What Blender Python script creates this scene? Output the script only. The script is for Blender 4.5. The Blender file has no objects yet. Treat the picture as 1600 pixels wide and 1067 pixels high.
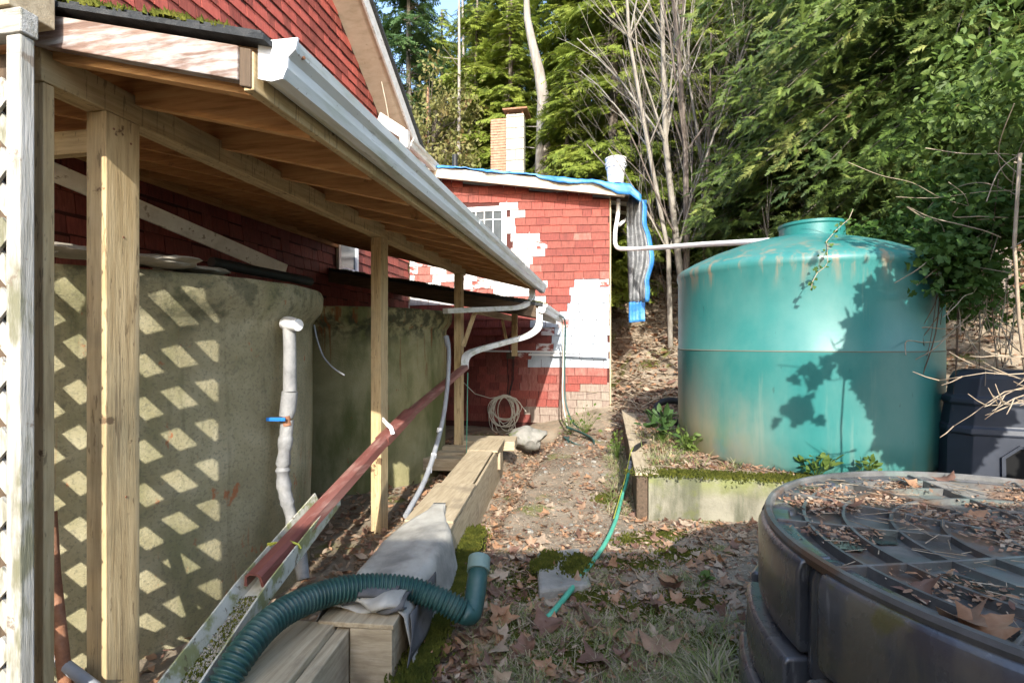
import bpy, bmesh, math, random
import numpy as np
from mathutils import Vector, Matrix, noise, Euler

random.seed(7); rng = np.random.default_rng(7)
PI = math.pi
S = bpy.context.scene
C = S.collection
CT, ST = 0.98288, 0.18426          # depth axis of the buildings, turned about 10.6 degrees from the view axis
TH = -math.asin(ST)

# ------------------------------------------------------------------ camera, sky, sun, exposure
cam_d = bpy.data.cameras.new('camera'); cam = bpy.data.objects.new('camera', cam_d); C.objects.link(cam)
cam.location = (0, 0, 1.5); cam.rotation_euler = (PI/2, 0, 0)
cam_d.lens = 18.0; cam_d.sensor_width = 36.0; cam_d.clip_start = 0.05; cam_d.clip_end = 800
S.camera = cam
TANE = 0.56; SV = -0.18            # sun travels +u, a little -v, and down
sd = Vector((ST + CT*SV, CT - ST*SV, -TANE)).normalized()
w = bpy.data.worlds.new('World'); S.world = w; w.use_nodes = True
nt = w.node_tree; bg = nt.nodes['Background']
sky = nt.nodes.new('ShaderNodeTexSky'); sky.sky_type = 'NISHITA'; sky.sun_disc = False
sky.sun_elevation = math.asin(-sd.z); sky.sun_rotation = math.atan2(-sd.x, -sd.y) % (2*PI)
sky.air_density = 1.0; sky.dust_density = 1.2
nt.links.new(sky.outputs[0], bg.inputs[0]); bg.inputs[1].default_value = 0.15
sl = bpy.data.lights.new('sun', 'SUN'); sl.energy = 2.15; sl.angle = math.radians(0.53); sl.color = (1, .95, .87)
sun = bpy.data.objects.new('sun', sl); C.objects.link(sun); sun.rotation_euler = sd.to_track_quat('-Z', 'Y').to_euler(); sun.location = (0, -20, 20)
S.view_settings.view_transform = 'Standard'; S.view_settings.look = 'None'
S.view_settings.exposure = 2.05; S.view_settings.gamma = 1; S.view_settings.use_curve_mapping = False
S.render.engine = 'CYCLES'

# ------------------------------------------------------------------ coordinates
def W(v, u, z=0.0): return Vector((ST*u + CT*v, CT*u - ST*v, z))
def UV(x, y): return (CT*x - ST*y, ST*x + CT*y)          # (v, u)
def P(px, py, T): return Vector(((px-800)/800*T, T, 1.5-(py-533.5)/800*T))
def PX(p): return (800 + 800*p[0]/p[1], 533.5 - 800*(p[2]-1.5)/p[1])
def U(px, py, T):
    p = P(px, py, T); a = UV(p.x, p.y); return Vector((a[0], a[1], p.z))
def lerp(a, b, t): return a + (b-a)*t
def sstep(a, b, x):
    t = min(1, max(0, (x-a)/(b-a))); return t*t*(3-2*t)

# ------------------------------------------------------------------ materials
def rgb(c): return (c[0], c[1], c[2], 1)
def mk(name, cols, scale=4, stretch=(1,1,1), rot=0, rough=.8, bump=.25, bscale=45, metallic=0, spec=.3,
       layers=(), translucent=0, detail=6, coat=0, tcol=None, rnd=0, brick=None):
    m = bpy.data.materials.new(name); m.use_nodes = True
    t = m.node_tree; N = t.nodes; L = t.links; bs = N['Principled BSDF']; out = N['Material Output']
    geo = N.new('ShaderNodeNewGeometry')
    vr = N.new('ShaderNodeVectorRotate'); vr.rotation_type = 'Z_AXIS'; vr.inputs['Angle'].default_value = -rot if rot else 0
    L.new(geo.outputs['Position'], vr.inputs['Vector'])
    def vec(st):
        mp = N.new('ShaderNodeMapping'); mp.inputs['Scale'].default_value = st
        L.new(vr.outputs[0], mp.inputs[0]); return mp.outputs[0]
    def nz(sc, st=(1,1,1), det=6, ro=.6, dist=0):
        n = N.new('ShaderNodeTexNoise'); n.inputs['Scale'].default_value = sc; n.inputs['Detail'].default_value = det
        n.inputs['Roughness'].default_value = ro; n.inputs['Distortion'].default_value = dist
        L.new(vec(st), n.inputs['Vector']); return n.outputs['Fac']
    def ramp(f, lo, hi):
        mr = N.new('ShaderNodeMapRange'); mr.interpolation_type = 'SMOOTHSTEP'
        mr.inputs[1].default_value = lo; mr.inputs[2].default_value = hi; L.new(f, mr.inputs[0]); return mr.outputs[0]
    cr = N.new('ShaderNodeValToRGB'); e = cr.color_ramp.elements
    e[0].position = .28; e[1].position = .72; e[0].color = rgb(cols[0]); e[-1].color = rgb(cols[-1])
    for i, c in enumerate(cols[1:-1]):
        q = e.new(.28 + .44*(i+1)/(len(cols)-1)); q.color = rgb(c)
    base = nz(scale, stretch, detail, .65, .3)
    if rnd:
        oi = N.new('ShaderNodeObjectInfo'); a = N.new('ShaderNodeMath'); a.operation = 'MULTIPLY_ADD'
        s_ = N.new('ShaderNodeMath'); s_.operation = 'SUBTRACT'; L.new(oi.outputs['Random'], s_.inputs[0]); s_.inputs[1].default_value = .5
        L.new(s_.outputs[0], a.inputs[0]); a.inputs[1].default_value = rnd; L.new(base, a.inputs[2]); base = a.outputs[0]
    L.new(base, cr.inputs[0]); col = cr.outputs[0]
    def mix(fac, a, c):
        mx = N.new('ShaderNodeMix'); mx.data_type = 'RGBA'; L.new(fac, mx.inputs[0]); L.new(a, mx.inputs[6])
        mx.inputs[7].default_value = rgb(c); return mx.outputs[2]
    sep = None
    for ly in layers:
        c = ly['c']; f = ramp(nz(ly.get('s', 5), ly.get('st', (1,1,1)), ly.get('det', 5), ly.get('ro', .6), ly.get('dist', 0)), ly.get('lo', .5), ly.get('hi', .6))
        if 'z' in ly:
            if sep is None: sep = N.new('ShaderNodeSeparateXYZ'); L.new(vr.outputs[0], sep.inputs[0])
            ax = ly.get('ax', 2); z0, z1 = ly['z']
            g = ramp(sep.outputs[ax], min(z0, z1), max(z0, z1))
            if z0 > z1:
                iv = N.new('ShaderNodeMath'); iv.operation = 'SUBTRACT'; iv.inputs[0].default_value = 1; L.new(g, iv.inputs[1]); g = iv.outputs[0]
            mu = N.new('ShaderNodeMath'); mu.operation = 'MULTIPLY'; L.new(f, mu.inputs[0]); L.new(g, mu.inputs[1]); f = mu.outputs[0]
            if 'z2' in ly:
                z0, z1 = ly['z2']; g = ramp(sep.outputs[ly.get('ax2', 2)], min(z0, z1), max(z0, z1))
                if z0 > z1:
                    iv = N.new('ShaderNodeMath'); iv.operation = 'SUBTRACT'; iv.inputs[0].default_value = 1; L.new(g, iv.inputs[1]); g = iv.outputs[0]
                mu = N.new('ShaderNodeMath'); mu.operation = 'MULTIPLY'; L.new(f, mu.inputs[0]); L.new(g, mu.inputs[1]); f = mu.outputs[0]
        k = N.new('ShaderNodeMath'); k.operation = 'MULTIPLY'; L.new(f, k.inputs[0]); k.inputs[1].default_value = ly.get('a', 1)
        col = mix(k.outputs[0], col, c)
    L.new(col, bs.inputs['Base Color'])
    bs.inputs['Roughness'].default_value = rough; bs.inputs['Metallic'].default_value = metallic
    bs.inputs['Specular IOR Level'].default_value = spec
    if coat: bs.inputs['Coat Weight'].default_value = coat
    rr = N.new('ShaderNodeMapRange'); rr.inputs[3].default_value = rough-.12; rr.inputs[4].default_value = min(1, rough+.12)
    L.new(base, rr.inputs[0]); L.new(rr.outputs[0], bs.inputs['Roughness'])
    if bump:
        b = N.new('ShaderNodeBump'); b.inputs['Strength'].default_value = bump; b.inputs['Distance'].default_value = .01
        L.new(nz(bscale, stretch, 5, .7), b.inputs['Height']); L.new(b.outputs[0], bs.inputs['Normal'])
    if translucent:
        tr = N.new('ShaderNodeBsdfTranslucent'); ms = N.new('ShaderNodeMixShader'); ms.inputs[0].default_value = translucent
        if tcol: tr.inputs[0].default_value = rgb(tcol)
        else: L.new(col, tr.inputs[0])
        L.new(bs.outputs[0], ms.inputs[1]); L.new(tr.outputs[0], ms.inputs[2]); L.new(ms.outputs[0], out.inputs[0])
    return m

def woodset(nm, cols, **k):
    k.setdefault('scale', 9); k.setdefault('bscale', 30); k.setdefault('rot', TH); sc = {}
    sc['z'] = mk(nm+'_upright', cols, stretch=(5, 5, .35), **k)
    sc['u'] = mk(nm+'_lengthwise', cols, stretch=(5, .35, 5), **k)
    sc['v'] = mk(nm+'_crosswise', cols, stretch=(.35, 5, 5), **k)
    return sc
knots = dict(c=(.13,.07,.035), s=7, lo=.655, hi=.70, a=.9)
PT = woodset('treated_lumber', [(.34,.235,.115), (.52,.385,.205), (.62,.48,.28)], bump=.3, layers=[knots, dict(c=(.17,.16,.10), s=2.2, lo=.52, hi=.75, a=.5), dict(c=(.12,.08,.04), s=55, st=(1,1,.16), lo=.60, hi=.66, a=.6), dict(c=(.09,.055,.03), s=7, st=(9,9,.2), lo=.60, hi=.68, a=.5)])
RAF = woodset('rafter_lumber', [(.33,.16,.06), (.54,.29,.12), (.64,.39,.18)], bump=.2, layers=[dict(c=(.07,.04,.02), s=6, lo=.66, hi=.76, a=.8)])
OLD = woodset('weathered_white_board', [(.10,.06,.045), (.20,.13,.10), (.30,.22,.17)], bump=.5,
              layers=[dict(c=(.40,.38,.36), s=18, st=(.3,2,2), lo=.40, hi=.62, a=.8), dict(c=(.06,.045,.04), s=3, lo=.62, hi=.72, a=.7)])
GRY = woodset('grey_board', [(.29,.225,.14), (.44,.355,.23), (.54,.45,.31)], bump=.3, layers=[dict(c=(.2,.16,.11), s=4, lo=.55, hi=.72, a=.6)])
LAT = woodset('peeling_white_wood', [(.24,.23,.19), (.42,.41,.37), (.55,.54,.51)], bump=.8,
              layers=[dict(c=(.14,.14,.07), s=5, st=(3,3,.8), lo=.5, hi=.66, a=.8), dict(c=(.2,.16,.12), s=11, lo=.62, hi=.68, a=.9)])
PLY = mk('brown_roof_plywood', [(.15,.085,.045), (.28,.16,.085), (.36,.22,.12)], scale=5, rot=TH, stretch=(3,.6,1), bump=.3, layers=[dict(c=(.05,.03,.02), s=3, lo=.55, hi=.7, a=.7)])
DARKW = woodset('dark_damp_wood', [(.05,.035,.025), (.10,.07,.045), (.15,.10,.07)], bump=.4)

wear = [dict(c=(.16,.10,.075), s=26, st=(1,1,.35), lo=.64, hi=.72, a=.7), dict(c=(.04,.012,.01), s=3, st=(1,1,.5), lo=.56, hi=.8, a=.5)]
RED = [mk('red_shingle_paint_%d' % i, c, scale=18, stretch=(3,3,.4), rough=.72, bump=.5, bscale=60, layers=wear) for i, c in enumerate([
    [(.155,.036,.028), (.245,.058,.044), (.33,.088,.064)],
    [(.11,.027,.022), (.18,.044,.034), (.235,.06,.046)],
    [(.17,.040,.030), (.265,.066,.048), (.32,.085,.064)],
    [(.13,.036,.027), (.21,.058,.043), (.27,.085,.065)],
    [(.30,.065,.048), (.42,.095,.070), (.48,.12,.09)]])]  # last set is a brightened red for the sunlit upper house wall
REDWORN = mk('red_paint_worn_thin', [(.19,.06,.045), (.27,.10,.08), (.32,.16,.125)], scale=9, stretch=(2,2,.6), rough=.8, bump=.5, bscale=60)
BARE = [mk('bare_cedar_shingle_%d' % i, c, scale=14, stretch=(3,3,.4), rough=.85, bump=.6, bscale=60) for i, c in enumerate([
    [(.19,.16,.125), (.28,.235,.185), (.35,.30,.24)], [(.19,.14,.11), (.26,.20,.16), (.32,.27,.22)]])]
WHT = [mk('white_primer_%d' % i, c, scale=12, stretch=(2,2,.6), rough=.7, bump=.4, bscale=60, layers=[dict(c=(.45,.2,.16), s=20, st=(1,1,.4), lo=.66, hi=.74, a=.6)]) for i, c in enumerate([
    [(.38,.37,.36), (.51,.50,.49), (.60,.60,.59)], [(.36,.32,.30), (.50,.47,.45), (.60,.58,.56)]])]
MIXW = [mk('brushed_white_over_red_%d' % i, [(.20,.05,.04), (.30,.08,.06)], scale=12, rough=.75, bump=.5, bscale=60, layers=[dict(c=(.62,.58,.56), s=7+3*i, st=(.6,1,1.2), lo=.44, hi=.58, a=.92)]) for i in range(2)]
BLU = mk('pale_blue_grey_primer', [(.30,.34,.39), (.40,.45,.50), (.48,.53,.58)], scale=7, stretch=(1,1,.7), rough=.6, bump=.4, bscale=60)
WALLB = mk('wall_backing', [(.05,.015,.012), (.08,.02,.015)], bump=0)
WMETAL = mk('white_gutter_enamel', [(.60,.61,.58), (.70,.71,.68), (.76,.77,.75)], scale=3, stretch=(2,.6,2), rot=TH, rough=.35, bump=.05, spec=.5,
            layers=[dict(c=(.36,.38,.24), s=5, st=(6,.5,3), lo=.45, hi=.7, a=.6), dict(c=(.25,.2,.14), s=34, lo=.65, hi=.70, a=.8), dict(c=(.18,.17,.12), s=9, st=(3,.5,3), lo=.62, hi=.72, a=.6)])
WPLAS = mk('white_plastic', [(.66,.66,.65), (.78,.78,.78)], scale=3, rough=.4, bump=.03, layers=[dict(c=(.4,.38,.32), s=12, lo=.6, hi=.75, a=.4)])
CHAN = mk('grimy_white_channel', [(.42,.42,.33), (.58,.57,.48), (.66,.65,.58)], scale=6, rough=.5, bump=.2, layers=[dict(c=(.22,.23,.05), s=9, lo=.48, hi=.62, a=.8), dict(c=(.14,.11,.06), s=20, lo=.6, hi=.68, a=.8)])
CREAM = mk('cream_soffit', [(.40,.34,.25), (.50,.43,.33), (.55,.49,.39)], scale=4, rot=TH, stretch=(1,3,1), rough=.7, bump=.2, layers=[dict(c=(.25,.19,.12), s=9, lo=.62, hi=.75, a=.6)])
TRIM = mk('worn_white_trim', [(.45,.43,.40), (.60,.58,.55), (.68,.67,.64)], scale=8, rough=.7, bump=.3, layers=[dict(c=(.2,.16,.12), s=16, lo=.6, hi=.68, a=.8)])
ASPH = mk('asphalt_roofing', [(.018,.02,.022), (.04,.043,.045), (.07,.07,.07)], scale=30, rough=.9, bump=.7, bscale=200)
CONC = mk('old_tank_concrete', [(.20,.175,.095), (.31,.275,.165), (.41,.37,.25)], scale=2.5, rough=.9, bump=.6, bscale=85, layers=[
    dict(c=(.13,.135,.05), s=1.6, st=(1.5,1.5,.5), lo=.45, hi=.68, a=.6), dict(c=(.13,.125,.085), s=60, lo=.5, hi=.65, a=.5), dict(c=(.30,.11,.04), s=8, st=(1.4,1.4,.12), lo=.64, hi=.74, a=.7, z=(1.75,1.3)),
    dict(c=(.035,.04,.025), s=7, st=(1,1,1), lo=.48, hi=.62, a=.55, z=(1.45,1.68)),
    dict(c=(.33,.10,.035), s=11, st=(1,1,.6), lo=.63, hi=.71, a=.8),
    dict(c=(.06,.06,.03), s=5, st=(2,2,.18), lo=.55, hi=.75, a=.6)])
CONC2 = mk('green_stained_tank_concrete', [(.22,.205,.095), (.32,.29,.15), (.40,.36,.21)], scale=2.2, rough=.9, bump=.6, bscale=85, layers=[  # olive concrete with heavier green staining, for the farther tank
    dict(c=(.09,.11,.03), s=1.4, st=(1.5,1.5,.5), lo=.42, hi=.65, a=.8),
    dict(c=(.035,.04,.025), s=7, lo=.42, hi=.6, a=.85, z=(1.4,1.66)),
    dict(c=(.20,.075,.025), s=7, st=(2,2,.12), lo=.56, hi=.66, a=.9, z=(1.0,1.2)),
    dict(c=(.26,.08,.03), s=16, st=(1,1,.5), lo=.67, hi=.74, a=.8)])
FOOT = mk('mossy_footing_concrete', [(.13,.12,.085), (.22,.205,.15), (.31,.29,.22)], scale=3, rough=.92, bump=.7, bscale=60, layers=[
    dict(c=(.16,.19,.03), s=3.2, lo=.46, hi=.62, a=.6, z=(.18,.36)), dict(c=(.07,.075,.045), s=2.5, st=(2,2,.4), lo=.48, hi=.66, a=.75), dict(c=(.12,.13,.035), s=5, lo=.56, hi=.68, a=.5)])
STONE = mk('grey_stone', [(.14,.14,.12), (.26,.25,.22), (.36,.34,.30)], scale=5, rough=.9, bump=.6, bscale=50, layers=[dict(c=(.13,.16,.03), s=4, lo=.55, hi=.65, a=.7)])
PALE = mk('pale_granite', [(.20,.18,.14), (.30,.27,.215), (.38,.35,.29)], scale=6, rough=.9, bump=.4, bscale=50)
GREEN = mk('green_polyethylene', [(.010,.125,.118), (.020,.165,.152), (.045,.205,.185)], scale=1.1, stretch=(1,1,.7), rough=.42, bump=.08, bscale=20, spec=.45, layers=[
    dict(c=(.13,.24,.21), s=1.3, st=(1,1,.5), lo=.38, hi=.72, a=.5), dict(c=(.17,.25,.21), s=9, st=(1,1,.08), lo=.58, hi=.72, a=.35), dict(c=(.02,.07,.06), s=16, st=(1,1,.3), lo=.66, hi=.72, a=.5), dict(c=(.20,.17,.10), s=4, st=(1,1,.15), lo=.5, hi=.7, a=.5, z=(.75,.38)),
    dict(c=(.33,.25,.17), s=2.2, st=(2,2,.25), lo=.30, hi=.6, a=.65, z=(2.4,1.75), ax=0, z2=(1.4,.35)),
    dict(c=(.30,.20,.12), s=11, st=(1,1,.12), lo=.48, hi=.68, a=.75, z=(1.92,2.2), z2=(2.6,2.12)),
    dict(c=(.20,.20,.045), s=3, lo=.36, hi=.5, a=.8, z=(2.3,1.6), ax=0, z2=(1.0,.4)),
    dict(c=(.36,.27,.20), s=3, st=(1,1,.4), lo=.4, hi=.62, a=.5, z=(2.6,1.7), ax=0, z2=(1.6,.3))])
BLKP = mk('black_polyethylene', [(.030,.032,.036), (.058,.061,.067), (.10,.104,.112)], scale=4, stretch=(1,1,.6), rough=.28, bump=.2, bscale=35, spec=.9, layers=[
    dict(c=(.15,.13,.085), s=3.5, st=(1.5,1.5,.35), lo=.50, hi=.68, a=.6), dict(c=(.20,.20,.20), s=30, st=(1,1,.15), lo=.62, hi=.7, a=.5), dict(c=(.09,.085,.02), s=6, lo=.56, hi=.64, a=.7, z=(.55,.75))])
BLKT = mk('dusty_black_lid', [(.055,.055,.05), (.11,.108,.10), (.19,.18,.165)], scale=5, rough=.42, bump=.2, bscale=40, spec=.55, layers=[
    dict(c=(.13,.065,.03), s=4, lo=.5, hi=.62, a=.7), dict(c=(.14,.19,.17), s=2.3, lo=.55, hi=.65, a=.6)])
PUDDLE = mk('shallow_rain_water', [(.03,.035,.03), (.06,.065,.055)], scale=3, rough=.18, bump=.03, spec=.6)
NAVY = mk('dark_blue_black_plastic', [(.028,.033,.045), (.045,.052,.070)], scale=3, rough=.4, bump=.05, spec=.45)
VOID = mk('opening_shade_black', [(.003,.003,.003), (.005,.005,.005)], bump=0)  # near-black stands in for the shade inside the housing opening
GHOSE = mk('green_ribbed_hose', [(.010,.042,.040), (.018,.065,.060), (.055,.10,.088)], scale=8, rough=.45, bump=.08, spec=.45, layers=[dict(c=(.14,.13,.09), s=14, lo=.62, hi=.72, a=.6)])
GARD = mk('garden_hose_green', [(.06,.33,.22), (.10,.42,.29)], scale=8, rough=.4, bump=.05)
GREYP = mk('grey_pipe', [(.22,.23,.24), (.34,.35,.36)], scale=8, rough=.5, bump=.1)
FOAM = mk('grey_pipe_wrap', [(.13,.13,.13), (.24,.24,.235), (.34,.335,.32)], scale=9, rough=.6, bump=.7, bscale=25)
BLACKR = mk('black_rubber', [(.012,.012,.012), (.03,.03,.03)], scale=9, rough=.5, bump=.1)
MAROON = mk('maroon_downpipe_enamel', [(.13,.040,.033), (.19,.068,.055), (.25,.11,.09)], scale=3, rot=TH, stretch=(3,.5,3), rough=.45, bump=.1, spec=.4, layers=[
    dict(c=(.42,.27,.22), s=6, st=(3,.4,3), lo=.5, hi=.7, a=.6)])
BLUEP = mk('blue_plastic', [(.01,.12,.42), (.02,.18,.52)], rough=.4, bump=0)
TARPB = mk('blue_tarpaulin', [(.02,.11,.33), (.035,.18,.46), (.08,.27,.55)], scale=5, rough=.45, bump=.5, bscale=14, spec=.4)
TARPG = mk('silver_tarp_underside', [(.05,.055,.06), (.13,.135,.14), (.26,.265,.27)], scale=9, rough=.45, bump=.9, bscale=18, spec=.5)
CLOTH = mk('grey_landscape_fabric', [(.26,.245,.21), (.37,.355,.31), (.46,.445,.395)], scale=3, rough=.9, bump=.3, bscale=70, layers=[dict(c=(.10,.10,.095), s=2.2, lo=.5, hi=.7, a=.6)])
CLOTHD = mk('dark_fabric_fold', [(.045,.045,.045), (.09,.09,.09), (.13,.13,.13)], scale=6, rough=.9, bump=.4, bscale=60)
BRICK = mk('pale_orange_brick', [(.26,.13,.08), (.36,.20,.125), (.42,.28,.20)], scale=9, rough=.9, bump=.4)
BLOCK = mk('pale_concrete_block', [(.28,.27,.22), (.40,.38,.31), (.48,.46,.39)], scale=6, rough=.9, bump=.4, layers=[dict(c=(.25,.24,.18), s=4, lo=.58, hi=.7, a=.6)])
MORT = mk('mortar', [(.25,.23,.2), (.36,.33,.28)], rough=.9, bump=.2)
RUST = mk('rusty_iron', [(.16,.07,.04), (.28,.13,.07), (.36,.20,.13)], scale=14, rough=.85, bump=.5)
GLASS = mk('window_glass', [(.05,.06,.065), (.10,.115,.12)], rough=.14, bump=0, spec=.8)
YROPE = mk('yellow_green_twine', [(.30,.33,.04), (.42,.44,.08)], rough=.8, bump=.3)
CABLE = mk('cream_cable', [(.45,.42,.33), (.60,.57,.47)], rough=.5, bump=.05)
BARK = mk('grey_brown_bark', [(.07,.055,.045), (.14,.115,.095), (.22,.185,.155)], scale=10, stretch=(2,2,.35), rough=.9, bump=.9, bscale=25)
SNAG = mk('bleached_bark', [(.14,.12,.10), (.25,.225,.195), (.33,.305,.27)], scale=7, stretch=(2,2,.3), rough=.9, bump=.8, bscale=25)
ALDER = mk('pale_alder_bark', [(.12,.10,.08), (.21,.19,.155), (.30,.275,.235)], scale=7, stretch=(2,2,.5), rough=.85, bump=.3, bscale=25)
TWIG = mk('dry_twig', [(.20,.15,.10), (.34,.27,.19), (.44,.37,.27)], scale=9, rough=.85, bump=.1)
def fol(nm, cols, tr=.3, **k): return mk(nm, cols, scale=k.pop('scale', 1.1), detail=8, rough=.55, bump=0, spec=.25, translucent=tr, **k)
F_CEDAR = fol('cedar_sprays', [(.09,.13,.018), (.19,.24,.035), (.30,.33,.06)], layers=[dict(c=(.16,.12,.045), s=2.2, lo=.62, hi=.72, a=.6)])
F_NEAR = fol('deep_green_cedar_sprays', [(.045,.085,.018), (.105,.155,.030), (.20,.245,.055)], scale=1.8, layers=[dict(c=(.025,.055,.018), s=.9, lo=.52, hi=.62, a=.8), dict(c=(.30,.32,.09), s=1.3, lo=.55, hi=.64, a=.7), dict(c=(.17,.11,.05), s=3.5, lo=.64, hi=.7, a=.8)])
F_FIR = fol('fir_needles', [(.03,.07,.02), (.06,.115,.035), (.11,.165,.05)])
F_ARB = fol('olive_broadleaf', [(.11,.13,.04), (.19,.19,.06), (.27,.22,.09)], layers=[dict(c=(.20,.11,.05), s=1.6, lo=.52, hi=.66, a=.7)])
F_IVY = fol('ivy_leaves', [(.030,.075,.014), (.06,.12,.022), (.12,.19,.035)], scale=4)
F_SHR = fol('shrub_leaves', [(.05,.10,.018), (.095,.15,.028), (.16,.21,.045)], scale=3)
GRASS = fol('grass_blades', [(.13,.18,.04), (.22,.27,.08), (.36,.35,.18)], scale=7)
STRAW = fol('dead_grass', [(.30,.25,.15), (.48,.42,.28)], scale=7, tr=.2)
MOSS = mk('yellow_green_moss', [(.05,.06,.010), (.105,.115,.018), (.19,.18,.03)], scale=14, rough=.95, bump=1, bscale=150, spec=.1)
LEAFS = [fol('dead_leaf_%d' % i, c, tr=.15, scale=12) for i, c in enumerate([
    [(.16,.095,.06), (.28,.175,.11), (.38,.26,.17)], [(.24,.17,.11), (.38,.285,.20), (.50,.40,.29)],
    [(.10,.055,.035), (.18,.10,.07), (.25,.16,.12)], [(.24,.12,.06), (.36,.20,.11), (.44,.28,.17)]])]
GROUND = mk('forest_soil', [(.13,.105,.075), (.24,.195,.14), (.37,.31,.23)], scale=2.5, rough=.95, bump=1.0, bscale=26, spec=.15, layers=[
    dict(c=(.30,.22,.15), s=9, lo=.52, hi=.62, a=.75), dict(c=(.13,.15,.025), s=1.7, lo=.56, hi=.66, a=.75),
    dict(c=(.36,.30,.22), s=28, lo=.60, hi=.66, a=.7), dict(c=(.03,.022,.016), s=5, lo=.6, hi=.75, a=.6)])

# ------------------------------------------------------------------ mesh collector
class M:
    def __init__(s): s.v = []; s.f = []; s.mi = []
    def add(s, vs, fs, mi=0):
        b = len(s.v); s.v += [tuple(q) for q in vs]; s.f += [tuple(i+b for i in q) for q in fs]; s.mi += [mi]*len(fs); return s
    def box(s, x0, x1, y0, y1, z0, z1, mi=0):
        vs = [(x, y, z) for z in (z0, z1) for y in (y0, y1) for x in (x0, x1)]
        return s.add(vs, [(0,2,3,1), (4,5,7,6), (0,1,5,4), (2,6,7,3), (0,4,6,2), (1,3,7,5)], mi)
    def beam(s, a, b, w_, h, up=(0,0,1), mi=0):
        a = Vector(a); b = Vector(b); d = (b-a).normalized(); r = d.cross(Vector(up)).normalized(); n = r.cross(d)
        vs = []
        for p in (a, b):
            for sx, sy in ((-1,-1), (1,-1), (1,1), (-1,1)): vs.append(p + r*sx*w_/2 + n*sy*h/2)
        return s.add(vs, [(3,2,1,0), (4,5,6,7), (0,1,5,4), (1,2,6,5), (2,3,7,6), (3,0,4,7)], mi)
    def prof(s, pts, poly, up=(0,0,1), close=True, caps=True, mi=0):       # sweep a 2-D outline along a path
        pts = [Vector(p) for p in pts]; n = len(poly); rings = []
        for i, p in enumerate(pts):
            d = (pts[min(i+1, len(pts)-1)] - pts[max(i-1, 0)]).normalized(); r = d.cross(Vector(up))
            if r.length < 1e-4: r = d.cross(Vector((0,1,0)))
            r.normalize(); q = r.cross(d)
            rings.append([p + r*x + q*y for x, y in poly])
        vs = [q for r in rings for q in r]; fs = []
        for i in range(len(rings)-1):
            for j in range(n if close else n-1):
                k = (j+1) % n; fs.append((i*n+j, i*n+k, (i+1)*n+k, (i+1)*n+j))
        if caps and close: fs += [tuple(range(n-1, -1, -1)), tuple(range((len(rings)-1)*n, len(rings)*n))]
        return s.add(vs, fs, mi)
    def tube(s, pts, r, n=8, mi=0, caps=True):
        pts = [Vector(p) for p in pts]; rs = r if hasattr(r, '__len__') else [r]*len(pts); vs = []; fs = []
        prev = None
        for i, p in enumerate(pts):
            d = (pts[min(i+1, len(pts)-1)] - pts[max(i-1, 0)])
            d = d.normalized() if d.length > 1e-9 else Vector((0,0,1))
            if prev is None:
                a = d.cross(Vector((0,0,1)));
                if a.length < .05: a = d.cross(Vector((0,1,0)))
            else: a = prev - d*prev.dot(d)
            a.normalize(); prev = a; b = d.cross(a)
            for j in range(n):
                t = 2*PI*j/n; vs.append(p + (a*math.cos(t) + b*math.sin(t))*rs[i])
        for i in range(len(pts)-1):
            for j in range(n):
                k = (j+1) % n; fs.append((i*n+j, i*n+k, (i+1)*n+k, (i+1)*n+j))
        if caps: fs += [tuple(range(n-1, -1, -1)), tuple(range((len(pts)-1)*n, len(pts)*n))]
        return s.add(vs, fs, mi)
    def lathe(s, prof, c=(0,0), n=64, mi=0, a0=0, a1=2*PI):
        full = abs(a1-a0-2*PI) < 1e-6; m = n if full else n+1; vs = []; fs = []
        for r, z in prof:
            for j in range(m):
                t = a0 + (a1-a0)*j/n; vs.append((c[0]+r*math.cos(t), c[1]+r*math.sin(t), z))
        for i in range(len(prof)-1):
            for j in range(n):
                k = (j+1) % m; fs.append((i*m+j, i*m+k, (i+1)*m+k, (i+1)*m+j))
        return s.add(vs, fs, mi)

def finish(o, smooth, bevel):
    if smooth:
        for p in o.data.polygons: p.use_smooth = True
        if smooth != 'all':
            o.data.set_sharp_from_angle(angle=math.radians(38))
    if bevel:
        b = o.modifiers.new('bevel', 'BEVEL'); b.width = bevel; b.segments = 2; b.limit_method = 'ANGLE'; b.angle_limit = math.radians(40)
def mesh_obj(name, m, mat, base, smooth=False, bevel=0):
    me = bpy.data.meshes.new(name); bx, by, bz = base
    me.from_pydata([(x-bx, y-by, z-bz) for x, y, z in m.v], [], m.f)
    mats = mat if isinstance(mat, (list, tuple)) else [mat]
    for q in mats: me.materials.append(q)
    if len(mats) > 1: me.polygons.foreach_set('material_index', m.mi)
    me.update(); o = bpy.data.objects.new(name, me); C.objects.link(o); finish(o, smooth, bevel); return o

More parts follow.
